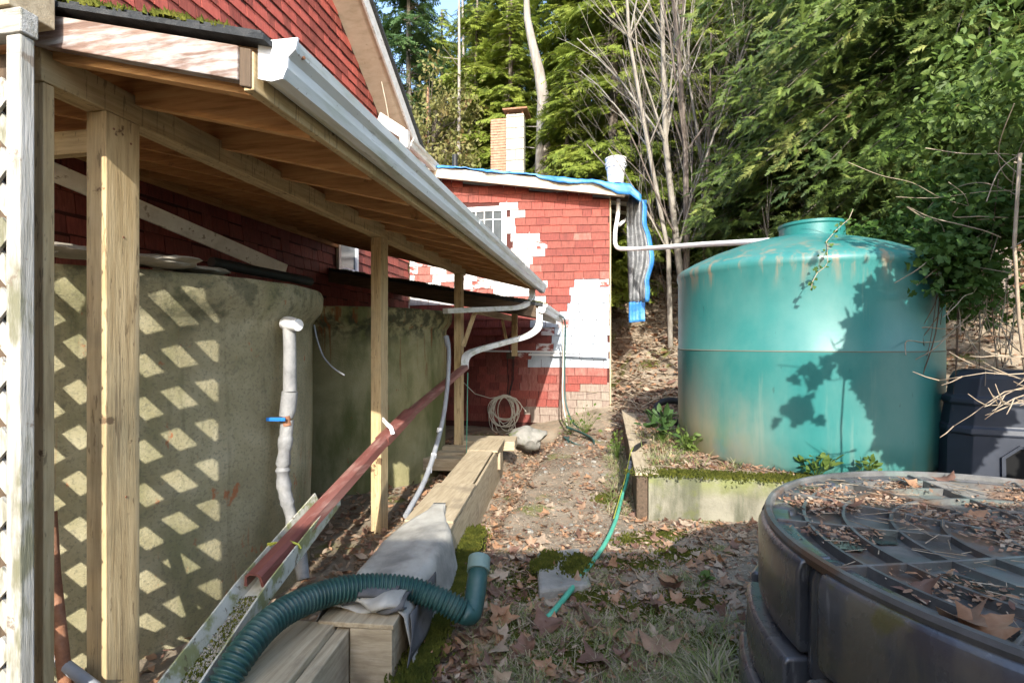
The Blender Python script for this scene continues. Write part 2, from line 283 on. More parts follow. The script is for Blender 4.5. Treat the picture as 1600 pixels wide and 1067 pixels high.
class Thing:       # base and part coordinates are world x,y,z, or (v,u,z) of the building frame when uv is true
    def __init__(s, name, label, cat, base, uv=False, group=None, mesh=None, mat=None, smooth=False, bevel=0, kind=None):
        s.base = tuple(base); s.uv = uv
        if mesh is None: o = bpy.data.objects.new(name, None); o.empty_display_size = .1; C.objects.link(o)
        else: o = mesh_obj(name, mesh, mat, s.base, smooth, bevel)
        if uv: o.location = W(*base); o.rotation_euler = (0, 0, TH)
        else: o.location = base
        if label: o['label'] = label; o['category'] = cat
        if group: o['group'] = group
        if kind: o['kind'] = kind
        s.o = o
    def part(s, name, m, mat, parent=None, smooth=False, bevel=0, label=None, kind=None):
        o = mesh_obj(name, m, mat, s.base, smooth, bevel); o.parent = parent or s.o
        if label: o['label'] = label
        if kind: o['kind'] = kind
        return o
    def place(s, name, me, loc, rot=(0,0,0), parent=None, scale=None):
        o = bpy.data.objects.new(name, me); C.objects.link(o); o.parent = parent or s.o
        o.location = (loc[0]-s.base[0], loc[1]-s.base[1], loc[2]-s.base[2]); o.rotation_euler = rot
        if scale: o.scale = scale
        return o

def np_mesh(name, V, F, mats, mi=None, smooth=False):
    me = bpy.data.meshes.new(name); V = np.asarray(V, dtype=np.float32).reshape(-1, 3); F = np.asarray(F, dtype=np.int32); k = F.shape[1]
    me.vertices.add(len(V)); me.vertices.foreach_set('co', V.ravel())
    me.loops.add(F.size); me.loops.foreach_set('vertex_index', F.ravel())
    me.polygons.add(len(F)); me.polygons.foreach_set('loop_start', np.arange(0, F.size, k, dtype=np.int32))
    me.polygons.foreach_set('loop_total', np.full(len(F), k, dtype=np.int32))
    for m in (mats if isinstance(mats, (list, tuple)) else [mats]): me.materials.append(m)
    if mi is not None: me.polygons.foreach_set('material_index', np.asarray(mi, dtype=np.int32))
    if smooth: me.polygons.foreach_set('use_smooth', np.ones(len(F), dtype=bool))
    me.update(calc_edges=True); return me
def link(name, me, loc=(0,0,0), parent=None, label=None, cat=None, group=None, kind=None, rz=0):
    o = bpy.data.objects.new(name, me); C.objects.link(o); o.location = loc; o.rotation_euler = (0, 0, rz)
    if parent: o.parent = parent
    if label: o['label'] = label
    if cat: o['category'] = cat
    if group: o['group'] = group
    if kind: o['kind'] = kind
    return o
def nrm(a): return a/np.maximum(1e-9, np.linalg.norm(a, axis=-1, keepdims=True))
def inst(tv, tf, pos, d, n, sc):
    """template (x along length, y side, z normal) placed at pos, x->d, z->n"""
    d = nrm(d); y = nrm(np.cross(n, d)); z = np.cross(d, y)
    R = np.stack([d, y, z], axis=1)*np.asarray(sc)[:, None, None]
    V = np.einsum('tk,ikj->itj', tv, R) + pos[:, None, :]
    F = tf[None] + (np.arange(len(pos))*len(tv))[:, None, None]
    return V.reshape(-1, 3), F.reshape(-1, tf.shape[1])
def tpl_frond(n=9, wid=.42, seed=1, bw=.05):
    r = np.random.default_rng(seed); V = []; F = []
    for i in range(n):
        t = .06 + .9*i/n
        for sgn in (-1, 1):
            L = wid*(1-t*.78)*r.uniform(.75, 1.15); a = r.uniform(.55, .95); b = len(V)
            V += [(t, 0, 0), (t+bw*1.6, sgn*.006, 0), (t+L*math.cos(a)+.03, sgn*L*math.sin(a), -.10*L+r.uniform(-.04, .02))]
            F.append((b, b+1, b+2))
    b = len(V); V += [(0, -.012, 0), (0, .012, 0), (1.05, 0, -.08)]; F.append((b, b+1, b+2))
    V = np.array(V); V[:, 2] -= .12*V[:, 0]**2
    return V, np.array(F)
def tpl_leaf(bend=.12):
    V = [(0,0,0), (.3,-.24,.04), (.3,0,-.02), (.3,.24,.04), (.7,-.2,.0), (.7,0,-.05), (.7,.2,.0), (1.0,0,-bend)]
    F = [(0,1,2), (0,2,3), (1,4,5), (1,5,2), (2,5,6), (2,6,3), (4,7,5), (5,7,6)]
    return np.array(V), np.array(F)
def tpl_ivy():
    pts = [(0,0), (-.12,.3), (.2,.5), (.35,.28), (.6,.38), (.72,.15), (1,0), (.72,-.15), (.6,-.38), (.35,-.28), (.2,-.5), (-.12,-.3)]
    V = [(.3,0,-.03)] + [(x, y, .05*abs(y)) for x, y in pts]; n = len(pts)
    return np.array(V, dtype=float), np.array([(0, 1+i, 1+(i+1) % n) for i in range(n)])
def tpl_maple():
    a = []; lobes = [(-2.3,.55), (-1.25,.85), (0,1.0), (1.25,.85), (2.3,.55)]
    for k, (t, L) in enumerate(lobes):
        for dt, q in ((-.42,.66), (-.2,.76), (0,1.0), (.2,.76), (.42,.66)): a.append((t+dt, q*L))
        if k < 4: a.append((t+.58, .50))
    V = [(0,0,0)] + [(r*math.cos(t), r*math.sin(t), 0) for t, r in a] + [(-.22,0,0)]
    n = len(V)-1; F = [(0, i, i % n + 1) for i in range(1, n+1)]
    V = np.array(V)*.5; V[:, 2] = .14*np.sin(V[:, 0]*7)*np.abs(V[:, 1])*2 + .5*V[:, 1]**2 + .12*V[:, 0]**2
    return V, np.array(F)
FR_A = tpl_frond(8, .40, 1, .085); FR_B = tpl_frond(6, .5, 2, .09); FR_C = tpl_frond(5, .34, 3, .10)
LEAF = tpl_leaf(); IVY = tpl_ivy(); MAPLE = tpl_maple()

# ------------------------------------------------------------------ ground
def hgt(x, y):
    v, u = UV(x, y)
    z = .045*noise.noise((x*.9, y*.9, 1)) + .018*noise.noise((x*3.5, y*3.5, 5))
    ditch = sstep(-1.5, -1.25, v)*(1-sstep(-1.0, -.82, v))
    z += -.17*ditch*sstep(2.6, 3.6, u)*(1-sstep(9.3, 10.1, u))
    z += -.10*(1-sstep(-1.75, -1.45, v))
    z += .05*sstep(-.9, -.6, v)*(1-sstep(-.1, .2, v))*sstep(4, 6, u)
    z -= .19*sstep(5.5, 9.2, u)*(1-sstep(.15, .5, v))
    far = sstep(8.6, 10.6, u)
    t = sstep(.30, .36, v)*sstep(4.50, 4.58, u); z += t*(.36 + .03*noise.noise((x*2, y*2, 9)))*(1-far) + far*sstep(.0, .6, v)*.15
    q = ((y-9.4) + .9*(x-2.5))
    hh = q if q > 1.5 else (0 if q < -1.5 else (q+1.5)**2/6)
    hh = .60*hh
    hh = 10*(1-math.exp(-hh/10)) if hh > 0 else 0
    if x < -1: hh *= 1-.75*sstep(1, 7, -x)
    if hh > .05: hh += min(1, hh)*(.35*noise.noise((x*.45, y*.45, 3)) + .12*noise.noise((x*1.6, y*1.6, 7)))
    return z + hh
def axis(lo, a, b, hi, st, g=1.14):
    xs = list(np.arange(a, b+1e-6, st)); s_ = st
    while xs[-1] < hi: s_ *= g; xs.append(xs[-1]+s_)
    s_ = st; L = [xs[0]]
    while L[-1] > lo: s_ *= g; L.append(L[-1]-s_)
    return np.array(L[:0:-1] + xs)
gx = axis(-90, -4.5, 6.5, 110, .06); gy = axis(-60, .6, 15, 150, .06, 1.12)
GV = np.array([(x, y, hgt(x, y)) for y in gy for x in gx]); nx = len(gx); ii = np.arange(len(gy)-1)[:, None]*nx + np.arange(nx-1)[None]
GF = np.stack([ii, ii+1, ii+nx+1, ii+nx], -1).reshape(-1, 4)
link('ground', np_mesh('ground', GV, GF, GROUND, smooth=True), kind='structure')

# ------------------------------------------------------------------ shingled walls
def shingle_mesh(wd, h, mat):
    me = bpy.data.meshes.new('shingle'); m = M()
    vs = [(-wd/2, 0, 0), (wd/2, 0, 0), (-wd/2, -.014, 0), (wd/2, -.014, 0), (-wd/2, 0, h), (wd/2, 0, h), (-wd/2, -.003, h), (wd/2, -.003, h)]
    m.add(vs, [(0,1,3,2), (2,3,7,6), (4,6,7,5), (0,2,6,4), (1,5,7,3), (0,4,5,1)])
    me.from_pydata(m.v, [], m.f); me.materials.append(mat); return me
SHM = {}
def shingle_for(wd, h, mat):
    k = (round(wd, 2), round(h, 3), mat.name)
    if k not in SHM: SHM[k] = shingle_mesh(k[0], k[1], mat)
    return SHM[k]
def shingle_wall(th, face, a0, a1, rows, expo, inside, pick, score, skew=None):
    """face: 'cabin' (looks to -u, runs along v) or 'house' (looks to +v, runs along u)"""
    L = []
    for k, z in enumerate(rows):
        a = a0 - random.uniform(0, .15)
        while a < a1:
            wd = random.choice([.19, .22, .25, .28, .32, .36, .40] if face == 'cabin' else [.14, .17, .19, .22, .25, .28, .33])
            b0, b1 = max(a, a0), min(a+wd, a1)
            if b1-b0 > .045:
                c = (b0+b1)/2; zz = z + (skew(c, z) if skew else 0) + random.uniform(-.004, .004)
                if inside(c, zz): L.append((c, zz, b1-b0-.006, pick(c, zz), random.uniform(-.012, .012), random.uniform(0, .004)))
            a += wd
    L.sort(key=lambda s_: score(s_[0], s_[1]))
    plane = th.plane; rest = {}
    for i, (c, z, wd, mat, tw, outw) in enumerate(L):
        if face == 'cabin': loc = (c, plane-outw-.001, z); rot = (-.055, tw, 0)
        else: loc = (plane+outw+.001, c, z); rot = (-.055, tw, PI/2)
        if i < 300: th.place('shingle', shingle_for(wd, expo+.03, mat), loc, rot)
        else:
            me = shingle_for(wd, expo+.03, mat); R = Euler(rot).to_matrix()
            m = rest.setdefault(mat.name, (M(), mat)); m[0].add([R @ q.co + Vector(loc) for q in me.vertices], [tuple(p.vertices) for p in me.polygons])
    if rest:
        mm = M(); mats = []
        for i, (m, mat) in enumerate(rest.values()): mm.add(m.v, m.f, i); mats.append(mat)
        th.part('shingle', mm, mats, kind='stuff')

HV = -4.2; CU = 10.4
# ---- house
house = Thing('house', 'tall red shingled house with a gable overhang at the left behind the lean-to', 'house', (HV, 6, 0), uv=True); house.plane = HV
rake = lambda u: 5.77 + (8.88-u)*.65
m = M(); ur = 4.2                                         # gable wall as a slab, outline in (u, z)
out = [(-6, -.3), (10.38, -.3), (10.38, rake(10.38)), (ur, rake(ur)), (-6, rake(ur)-6.6)]
m.add([(HV, u, z) for u, z in out] + [(HV-.2, u, z) for u, z in out], [(0,1,2,3,4), (9,8,7,6,5)] + [(i, i+5, (i+1) % 5+5, (i+1) % 5) for i in range(5)])
house.part('wall', m, WALLB)
m = M(); m.box(HV-8, HV-.21, 10.2, 10.4, -.3, rake(10.38)); m.box(HV-8, HV-7.8, -6, 10.19, -.3, 3.5); house.part('rear_wall', m, WALLB)
def hpick(c, z):
    if z > 3.1: return random.choice([RED[4], RED[2], RED[4], RED[0]])  # brighter reds above the lean-to: sunlight on the upper wall put into colour
    if c < 3.6 and z > 1.7 and random.random() < .5: return RED[3]
    return random.choice([RED[0], RED[1], RED[1], RED[3]])
def hscore(c, z):
    p = W(HV, c, z); x, y = PX(p)
    ok = 60 < x < 660 and -10 < y < 450 and p.y > .5
    under = z < 3.05 or (z-1.5)/p.y > (3.17-1.5)/p.y
    return p.y + (0 if ok else 100)
shingle_wall(house, 'house', 1.0, 10.36, np.arange(1.2, 8.4, .165), .165, lambda c, z: z < rake(c)-.12 and not (7.35 < c < 8.1 and 2.55 < z < 3.5), hpick, hscore)
# window low on the house wall
wu0, wu1, wz0, wz1 = 7.40, 8.05, 2.62, 3.45
fr = M(); t = .07
fr.box(HV+.002, HV+.05, wu0, wu0+t, wz0, wz1); fr.box(HV+.002, HV+.05, wu1-t, wu1, wz0, wz1); fr.box(HV+.002, HV+.05, wu0+t, wu1-t, wz0, wz0+t); fr.box(HV+.002, HV+.05, wu0+t, wu1-t, wz1-t, wz1)
wo = house.part('window', M().box(HV+.003, HV+.02, wu0+t, wu1-t, wz0+t, wz1-t), GLASS)
house.part('frame', fr, WPLAS, parent=wo, bevel=.004); house.part('sill', M().box(HV+.002, HV+.09, wu0-.05, wu1+.05, wz0-.06, wz0-.003), WPLAS, parent=wo)
# roof, soffit, barge
def slope(u0, u1, v0, v1, dz0, dz1, f=rake):
    m = M(); vs = [(v, u, f(u)+dz) for dz in (dz0, dz1) for u in (u0, u1) for v in (v0, v1)]
    return m.add(vs, [(0,2,3,1), (4,5,7,6), (0,1,5,4), (2,6,7,3), (0,4,6,2), (1,3,7,5)])
house.part('soffit', slope(ur, 10.15, HV-.02, HV+.47, -.02, .02), CREAM)
house.part('barge_board', slope(ur, 10.2, HV+.472, HV+.51, -.06, .19), TRIM, bevel=.004)
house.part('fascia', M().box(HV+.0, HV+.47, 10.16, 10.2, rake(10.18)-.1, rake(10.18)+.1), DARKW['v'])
house.part('roof', slope(ur, 10.3, HV-8.2, HV+.56, .195, .25), ASPH)
other = lambda u: rake(ur) - (ur-u)*.65
house.part('roof', slope(-6.4, ur, HV-8.2, HV+.56, .195, .25, other), ASPH)
# short white eave at the back of the house
a, b = U(591, 184, 9.3), U(630, 209, 9.6)
house.part('eave_fascia', M().beam(a, b, .03, .22), TRIM)
ga = U(640, 222, 9.2); gb = Vector((ga.x, 10.35, ga.z))
KST = [(-.06,.05), (-.06,-.05), (-.02,-.062), (.015,-.058), (.03,-.03), (.032,.0), (.055,.02), (.062,.05), (.05,.052), (.045,.03), (.02,.005), (.018,-.03), (.01,-.046), (-.048,-.046), (-.052,.05)]
house.part('gutter', M().prof([ga, gb], [(x*1.3, y*1.3) for x, y in KST]), WMETAL)
house.part('corner_block', M().box(ga.x-.12, ga.x+.02, ga.y-.16, ga.y-.03, ga.z-.16, ga.z+.16), TRIM)
# ---- power cable hanging from the gable
pts = [P(573, 0, 8.6) , P(590, 100, 8.9), P(603, 160, 9.1), P(609, 196, 9.25)]
Thing('cable', 'thin pale cable hanging down in front of the gable overhang', 'cable', pts[-1], mesh=M().tube(pts, .008, 5), mat=CABLE)

# ---- cabin
cabin = Thing('cabin', 'small red shingled cabin with white and blue-grey primer patches at the path end', 'cabin', (-2, CU, 0), uv=True); cabin.plane = CU
ctop = lambda v: 4.35 - .155*(v-.03)
m = M(); o4 = [(HV+.01, -.3), (.03, -.3), (.03, ctop(.03)), (HV+.01, ctop(HV))]
m.add([(v, CU+.005, z) for v, z in o4] + [(v, CU+.2, z) for v, z in o4], [(0,1,2,3), (7,6,5,4)] + [(i, i+4, (i+1) % 4+4, (i+1) % 4) for i in range(4)])
cabin.part('wall', m, WALLB)
m = M(); m.box(-.2, .02, CU+.21, CU+4.2, -.3, ctop(.03)-.02); cabin.part('side_wall', m, [RED[1]])
def cpx(v, z): return PX(W(v, CU, z))
def cpick(v, z):
    a = cpick0(v, z); px_, py_ = cpx(v, z)
    if py_ < 577:
        for dv_, dz_ in ((.16, 0), (-.16, 0), (0, .13)):
            b = cpick0(v+dv_, z+dz_)
            if (a in WHT or a is BLU) != (b in WHT or b is BLU) and random.random() < .3: return random.choice(MIXW)
    return a
def cpick0(v, z):
    x, y = cpx(v, z); n = noise.noise((v*2, z*2, 0))*14
    if y < 478 and x < 842 + (0 if y > 375 else -25) + n and y > 318:
        if x < 690 or y > 415:
            return random.choice([WHT[0], WHT[1], WHT[1], REDWORN]) if y > 405 else WHT[0]
        return random.choice([WHT[0], WHT[0], WHT[1]])
    if x > 886+n*.4 and 448 < y < 577 and not (x < 903 and y < 465): return BLU
    if x > 830 and 507 < y < 577 and not (x < 852 and y > 520 and y < 545): return BLU
    if y > 577 and x > 818+n:
        k = (y-577)/95 + (x-880)/400 + random.uniform(-.2, .2)
        return BARE[0] if k > .74 else (BARE[1] if k > .5 else random.choice([REDWORN, REDWORN, RED[0]]))
    if x > 935 and random.random() < .15 and y > 380: return REDWORN
    if y < 465 and random.random() < .03: return REDWORN
    return random.choice(RED[:4])
wv0, wv1, cz0, cz1 = -3.0, -2.06, 3.34, 4.30
def cscore(v, z):
    x, y = cpx(v, z)
    hid = (x < 850 and y < 450 and y > 180 + (x-467)*.96) or (x < 720) or (y > 480 and x < 735)
    return y*.1 + (1000 if hid and not (y > 395 and x > 640 and y < 470) else 0)
shingle_wall(cabin, 'cabin', HV+.02, .03, np.arange(-.16, 4.9, .162), .162, lambda v, z: z < ctop(v)-.08 and not (wv0 < v < wv1 and cz0-.1 < z < cz1),
             cpick, cscore, skew=lambda v, z: -.012*(v+2)*sstep(2.5, 4.5, z)*3 + .0*v)
wo = cabin.part('window', M().box(wv0+.1, wv1-.1, CU-.02, CU-.004, cz0+.1, cz1-.1), GLASS)
fr = M(); a, b = CU-.045, CU-.002
fr.box(wv0, wv0+.1, a, b, cz0, cz1); fr.box(wv1-.1, wv1, a, b, cz0, cz1); fr.box(wv0+.1, wv1-.1, a, b, cz0, cz0+.1); fr.box(wv0+.1, wv1-.1, a, b, cz1-.1, cz1)
cabin.part('frame', fr, WPLAS, parent=wo, bevel=.004)
mu = M()
for k in (1, 2, 3): q = wv0+.1+(wv1-wv0-.2)*k/4; mu.box(q-.008, q+.008, CU-.03, CU-.021, cz0+.1, cz1-.1)
q = cz1-.27; mu.box(wv0+.1, wv1-.1, CU-.0295, CU-.0205, q-.008, q+.008); cabin.part('muntins', mu, WPLAS, parent=wo)
cabin.part('corner_board', M().box(.034, .06, CU-.03, CU+.12, -.1, ctop(.05)-.02), GRY['z'])
def croof(v0, v1, u0, u1, d0, d1):
    m = M(); vs = [(v, u, ctop(v)+d) for d in (d0, d1) for u in (u0, u1) for v in (v0, v1)]
    return m.add(vs, [(0,2,3,1), (4,5,7,6), (0,1,5,4), (2,6,7,3), (0,4,6,2), (1,3,7,5)])
cabin.part('roof', croof(-4.4, .42, CU-.34, CU+4.4, .13, .19), TRIM, bevel=.004)
cabin.part('roofing', croof(-4.4, .40, CU-.30, CU+4.35, .193, .215), ASPH)
cabin.part('fascia', croof(-4.4, .32, CU-.33, CU-.29, -.02, .127), CREAM, bevel=.003)
cabin.part('soffit', croof(-4.4, .32, CU-.288, CU-.012, .04, .06), CREAM)
for k in range(5):
    u = CU+.15+k*.75; cabin.part('rafter_tail', M().beam((.05, u, ctop(.05)+.06), (.40, u, ctop(.40)+.06), .04, .1), DARKW['v'])
tr = M(); tr.beam(U(735, 548, 10.75), U(950, 551, 10.10), .03, .035); cabin.part('trim_strip', tr, WPLAS)
tr = M(); tr.beam(U(826, 554, 10.46), U(950, 556, 10.08), .03, .04); cabin.part('trim_strip', tr, WPLAS)
# chimney: brick half and block half
cc = U(794, 225, 14.2); cv, cuu = cc.x, cc.y
czt = 1.5 + (533.5-182)/800*14.2; czb = 4.4
core = M().box(cv-.46, cv+.40, cuu+.02, cuu+.48, czb, czt-.04); ch = cabin.part('chimney', core, MORT)
bm = M(); z = czb; r_ = 0
while z < czt-.1:
    a = cv-.50 + (0 if r_ % 2 else -.0)
    x = a - (.1 if r_ % 2 else 0)
    while x < cv-.06:
        x0, x1 = max(x, a), min(x+.2, cv-.055)
        if x1-x0 > .03: bm.box(x0+.006, x1-.006, cuu-.005+random.uniform(-.008,.008), cuu+.1, z+.006, z+.066)
        x += .2
    for q in range(3): bm.box(a-.01+random.uniform(-.004,.004), a+.05, cuu+.11+q*.13, cuu+.23+q*.13, z+.006, z+.066)
    z += .075; r_ += 1
cabin.part('brick', bm, BRICK, parent=ch, kind='stuff')
z = czb; k = 0
while z < czt:
    h = .3
    cabin.part('block', M().box(cv-.048, cv+.215 if k % 2 else cv+.44, cuu-.03, cuu+.25, z+.006, min(z+h-.006, czt+.04)), BLOCK, parent=ch, bevel=.008)
    if k % 2: cabin.part('block', M().box(cv+.225, cv+.44, cuu-.03, cuu+.25, z+.006, min(z+h-.006, czt+.04)), BLOCK, parent=ch, bevel=.008)
    z += h; k += 1
cabin.part('cap', M().box(cv-.14, cv+.55, cuu-.12, cuu+.6, czt+.13, czt+.18), RUST, parent=ch, bevel=.01)
cm = M()
for a, b in ((cv-.02, cuu), (cv+.38, cuu), (cv-.02, cuu+.4), (cv+.38, cuu+.4)): cm.box(a, a+.04, b, b+.04, czt+.04, czt+.13)
cabin.part('cap_leg', cm, RUST, parent=ch)
vp = U(711, 250, 12.6); cabin.part('vent_pipe', M().tube([(vp.x, vp.y, vp.z-.5), (vp.x, vp.y, vp.z+.12)], .07, 12), BLACKR, smooth=True)

# ---- tarps
def cloth(f, nu, nv, th=.004):
    m = M(); pts = [[Vector(f(i/(nu-1), j/(nv-1))) for j in range(nv)] for i in range(nu)]
    m.add([q for r in pts for q in r], [(i*nv+j, i*nv+j+1, (i+1)*nv+j+1, (i+1)*nv+j) for i in range(nu-1) for j in range(nv-1)])
    return m
def solid(o, t): s_ = o.modifiers.new('thickness', 'SOLIDIFY'); s_.thickness = t; s_.offset = 0
def ftarp(s, t):      # over the right half of the roof, front edge sagging over the fascia
    v = lerp(-3.9, .62, s); u = lerp(CU-.37, CU+1.3, max(0, (t-.25)/.75)) if t > .25 else CU-.37-.02*math.sin(s*40)
    e = .225 + .012*noise.noise((v*5, u*5, 2)) + .02*noise.noise((v*9, u*4, 6))
    if v < -1.5: e += .0
    z = ctop(min(v, .42)) + e
    if v > .42: z -= (v-.42)*1.1
    if t <= .25:
        drop = (.085 + .08*noise.noise((v*1.6, 3, 0)) + .015*math.sin(v*7)) * (1 + 1.2*sstep(-.6, .5, v)) * (.45 if v < -1.4 else 1); z -= drop*(1-t/.25); u -= .02
    return (v, u, z)
tp = Thing('tarpaulin', 'blue tarpaulin draped over the front edge of the cabin roof', 'tarp', (-1, CU-.3, 4.7), uv=True, mesh=cloth(ftarp, 90, 14), mat=TARPB, smooth='all'); solid(tp.o, .006)
def fhang(s, t):
    z = lerp(4.4, 2.3, t); wv = .06*math.sin(s*14 + t*3) + .05*noise.noise((s*3, t*4, 8))
    c0 = lerp(P(980, 312, 10.3).x, P(984, 470, 10.3).x, t); c1 = lerp(P(1008, 312, 10.3).x, P(1010, 470, 10.3).x, t)
    if .25 < t < .8: c1 += .12*math.sin((t-.25)/.55*PI)
    x = lerp(c0, c1, s); return (x, 10.35 + wv + .1*s, z + .0*s)
tg = Thing('hanging_tarpaulin', 'silvery grey tarpaulin with a bright blue edge hanging beside the cabin corner', 'tarp', P(995, 470, 10.35))
mh = cloth(fhang, 16, 26); tg.part('sheet', mh, TARPG, smooth='all'); solid(tg.o.children[0], .01)
def fedge(s, t):
    q = fhang(1, t); return (q[0] + (s-.1)*.10 + .008*math.sin(t*23), q[1]-.02+.03*s, q[2]+.0)
e_ = tg.part('blue_edge', cloth(fedge, 4, 30), TARPB, smooth='all'); solid(e_, .008)
def fbot(s, t):
    q = fhang(s, 1); return (q[0], q[1]+.03*math.sin(t*3), q[2] - t*.42 + .03*s)
e_ = tg.part('blue_tail', cloth(fbot, 8, 8), TARPB, smooth='all'); solid(e_, .01)

# ---- bucket on the roof
bc = P(962, 288, 10.9); bk = Thing('bucket', 'white plastic bucket standing on the blue tarp at the roof corner', 'bucket', bc)
bk.part('body', M().lathe([(0, bc.z), (.155, bc.z), (.165, bc.z+.05), (.195, bc.z+.33), (.215, bc.z+.335), (.217, bc.z+.36), (.2, bc.z+.37), (.203, bc.z+.41), (.222, bc.z+.415), (.224, bc.z+.44), (.206, bc.z+.45), (.21, bc.z+.51), (.228, bc.z+.515), (.228, bc.z+.535), (.20, bc.z+.54), (.19, bc.z+.3), (0, bc.z+.28)], (bc.x, bc.y), 40), WPLAS, smooth=True)
bk.part('handle', M().tube([(bc.x + .225*math.cos(a), bc.y - .02-.235*abs(math.sin(a)), bc.z+.42-.17*math.sin(a)) for a in np.linspace(0, PI, 16)], .005, 6), GREYP)

# ---- white downpipe from cabin eave across to the green tank
def rectp(w_, h): return [(-w_/2,-h/2), (w_/2,-h/2), (w_/2,h/2), (-w_/2,h/2)]
def roundpath(pts, r=.1, n=6):
    out = [Vector(pts[0])]
    for i in range(1, len(pts)-1):
        a, b, c = Vector(pts[i-1]), Vector(pts[i]), Vector(pts[i+1]); d1 = (a-b).normalized()*min(r, (a-b).length*.45); d2 = (c-b).normalized()*min(r, (c-b).length*.45)
        for k in range(n+1):
            t = k/n; out.append((b+d1)*(1-t)**2 + b*2*t*(1-t) + (b+d2)*t*t)
    return out + [Vector(pts[-1])]
pts = roundpath([P(966, 312, 10.3), P(966, 335, 10.25), P(961, 360, 10.2), P(961, 389, 10.15), P(1000, 389, 9.7), P(1100, 382, 7.9), P(1200, 377, 6.5)], .16)
Thing('downpipe', 'long white downpipe running from the cabin eave across to the green tank', 'pipe', P(961, 389, 10.1), mesh=M().tube(pts, .042, 10), mat=WPLAS, smooth=True)
pts = roundpath([P(992, 312, 10.9), P(990, 335, 10.8), P(972, 348, 10.35), P(967, 352, 10.3)], .1)
Thing('branch_pipe', 'short white branch pipe joining the downpipe beneath the cabin eave', 'pipe', pts[-1], mesh=M().tube(pts, .035, 8), mat=WPLAS, smooth=True)

# ------------------------------------------------------------------ lean-to with gutter
GV0 = -1.035
rt = lambda v: 2.578 + (-1.86-v)*.25
leanto = Thing('lean_to', 'open timber lean-to roof with exposed rafters and a white gutter over the concrete tanks', 'lean-to', (-1.87, 4, -.1), uv=True)
U0, U1 = 1.36, 7.45
for u in (1.59, 3.93, 6.25):
    p = leanto.part('post', M().box(-1.92, -1.831, u, u+.14, -.25, 2.358), PT['z'], bevel=.004)
leanto.part('beam', M().box(-1.925, -1.832, U0+.01, 6.48, 2.36, 2.47), PT['u'], bevel=.003)
leanto.part('beam_end_block', M().box(-2.62, -1.925, 1.62, 1.66, 2.22, 2.31), PT['v'], bevel=.003)
def slab(v0, v1, u0, u1, d0, d1, f=rt):
    m = M(); vs = [(v, u, f(v)+d) for d in (d0, d1) for u in (u0, u1) for v in (v0, v1)]
    return m.add(vs, [(0,2,3,1), (4,5,7,6), (0,1,5,4), (2,6,7,3), (0,4,6,2), (1,3,7,5)])
u = U0+.35; k = 0
while u < U1-.05:
    leanto.part('rafter', slab(HV+.045, -1.075, u, u+.038, -.138, -.002), RAF['v'], bevel=.002); u += .46
leanto.part('ledger', M().box(HV+.016, HV+.044, U0, U1, rt(HV)-.2, rt(HV)-.005), RAF['u'])
# deck boards run lengthwise, seen from beneath
nb = 22; dv = (-1.04-HV-.02)/nb
for i in range(nb): leanto.part('deck_board', slab(HV+.02+dv*i+.002, HV+.02+dv*(i+1)-.002, U0+.03, U1, 0, .016), PLY)
leanto.part('roofing', slab(HV+.02, -.985, U0-.03, U1+.05, .0185, .035), ASPH)
leanto.part('roofing', slab(HV+.02, -1.0, U0-.02, U1+.05, .0375, .048), ASPH)
leanto.part('barge_board', slab(-1.86, -1.085, U0-.012, U0+.026, -.105, -.002), OLD['v'], bevel=.004)
leanto.part('barge_block', slab(-1.083, -1.045, U0-.008, U0+.03, -.12, -.004), DARKW['z'], bevel=.004)
leanto.part('inner_barge', slab(HV+.05, -1.075, U0+.045, U0+.083, -.125, -.002), RAF['v'])
leanto.part('fascia', M().box(-1.073, -1.040, U0+.0, U1, rt(-1.05)-.125, rt(-1.05)-.01), PT['u'], bevel=.003)
gz = 2.335
gut = leanto.part('gutter', M().prof([(GV0+.065, U0+.02, gz+.01), (GV0+.065, U1+.3, gz-.035)], [(x*.98, y*.98) for x, y in KST]), WMETAL)
capp = [(-.064,.056), (-.064,-.056), (-.02,-.068), (.018,-.063), (.033,-.032), (.036,.0), (.06,.02), (.068,.054)]
leanto.part('end_cap', M().prof([(GV0+.065, U0+.012, gz+.01), (GV0+.065, U0+.02, gz+.01)], capp), WPLAS, parent=gut)
leanto.part('end_cap', M().prof([(GV0+.065, U1+.3, gz-.035), (GV0+.065, U1+.308, gz-.035)], capp), WPLAS, parent=gut)
leanto.part('rivet', M().lathe([(0, 0), (.004, 0)], (0, 0), 6).add([], []) if False else M().tube([(GV0+.115, U0+.06, gz+.03), (GV0+.125, U0+.06, gz+.03)], .005, 8), RUST, parent=gut)
ds = roundpath([U(831, 452, 7.45), U(832, 470, 7.4), U(812, 481, 7.0), U(696, 486, 5.75)], .2)
leanto.part('downspout', M().prof(ds, rectp(.085, .06)), WMETAL, smooth=True, bevel=.006)
leanto.part('brace', M().beam(U(742, 488, 6.35), U(724, 541, 6.3), .04, .06, up=(0,1,0)), PT['z'])
for (v_, u_, z_) in [(-1.829, 1.62, 2.30), (-1.829, 1.69, 2.27), (-1.829, 3.97, 2.31), (-1.829, 4.02, 2.27), (-1.829, 1.66, 1.9), (-1.829, 1.67, .9)]:
    leanto.part('nail_head', M().tube([(v_-.004, u_, z_), (v_, u_, z_)], .0045, 8), RUST)
for u_ in (3.6, 5.7): leanto.part('gutter_joint', M().prof([(GV0+.065, u_, gz+.01-.045*(u_-1.36)/6.4), (GV0+.065, u_+.02, gz+.01-.045*(u_-1.36)/6.4)], [(x*1.01, y*1.01) for x, y in KST]), WPLAS, parent=gut)
leanto.part('stud', M().box(-1.875, -1.83, 1.375, 1.41, -.1, 2.355), PT['z'], bevel=.003)
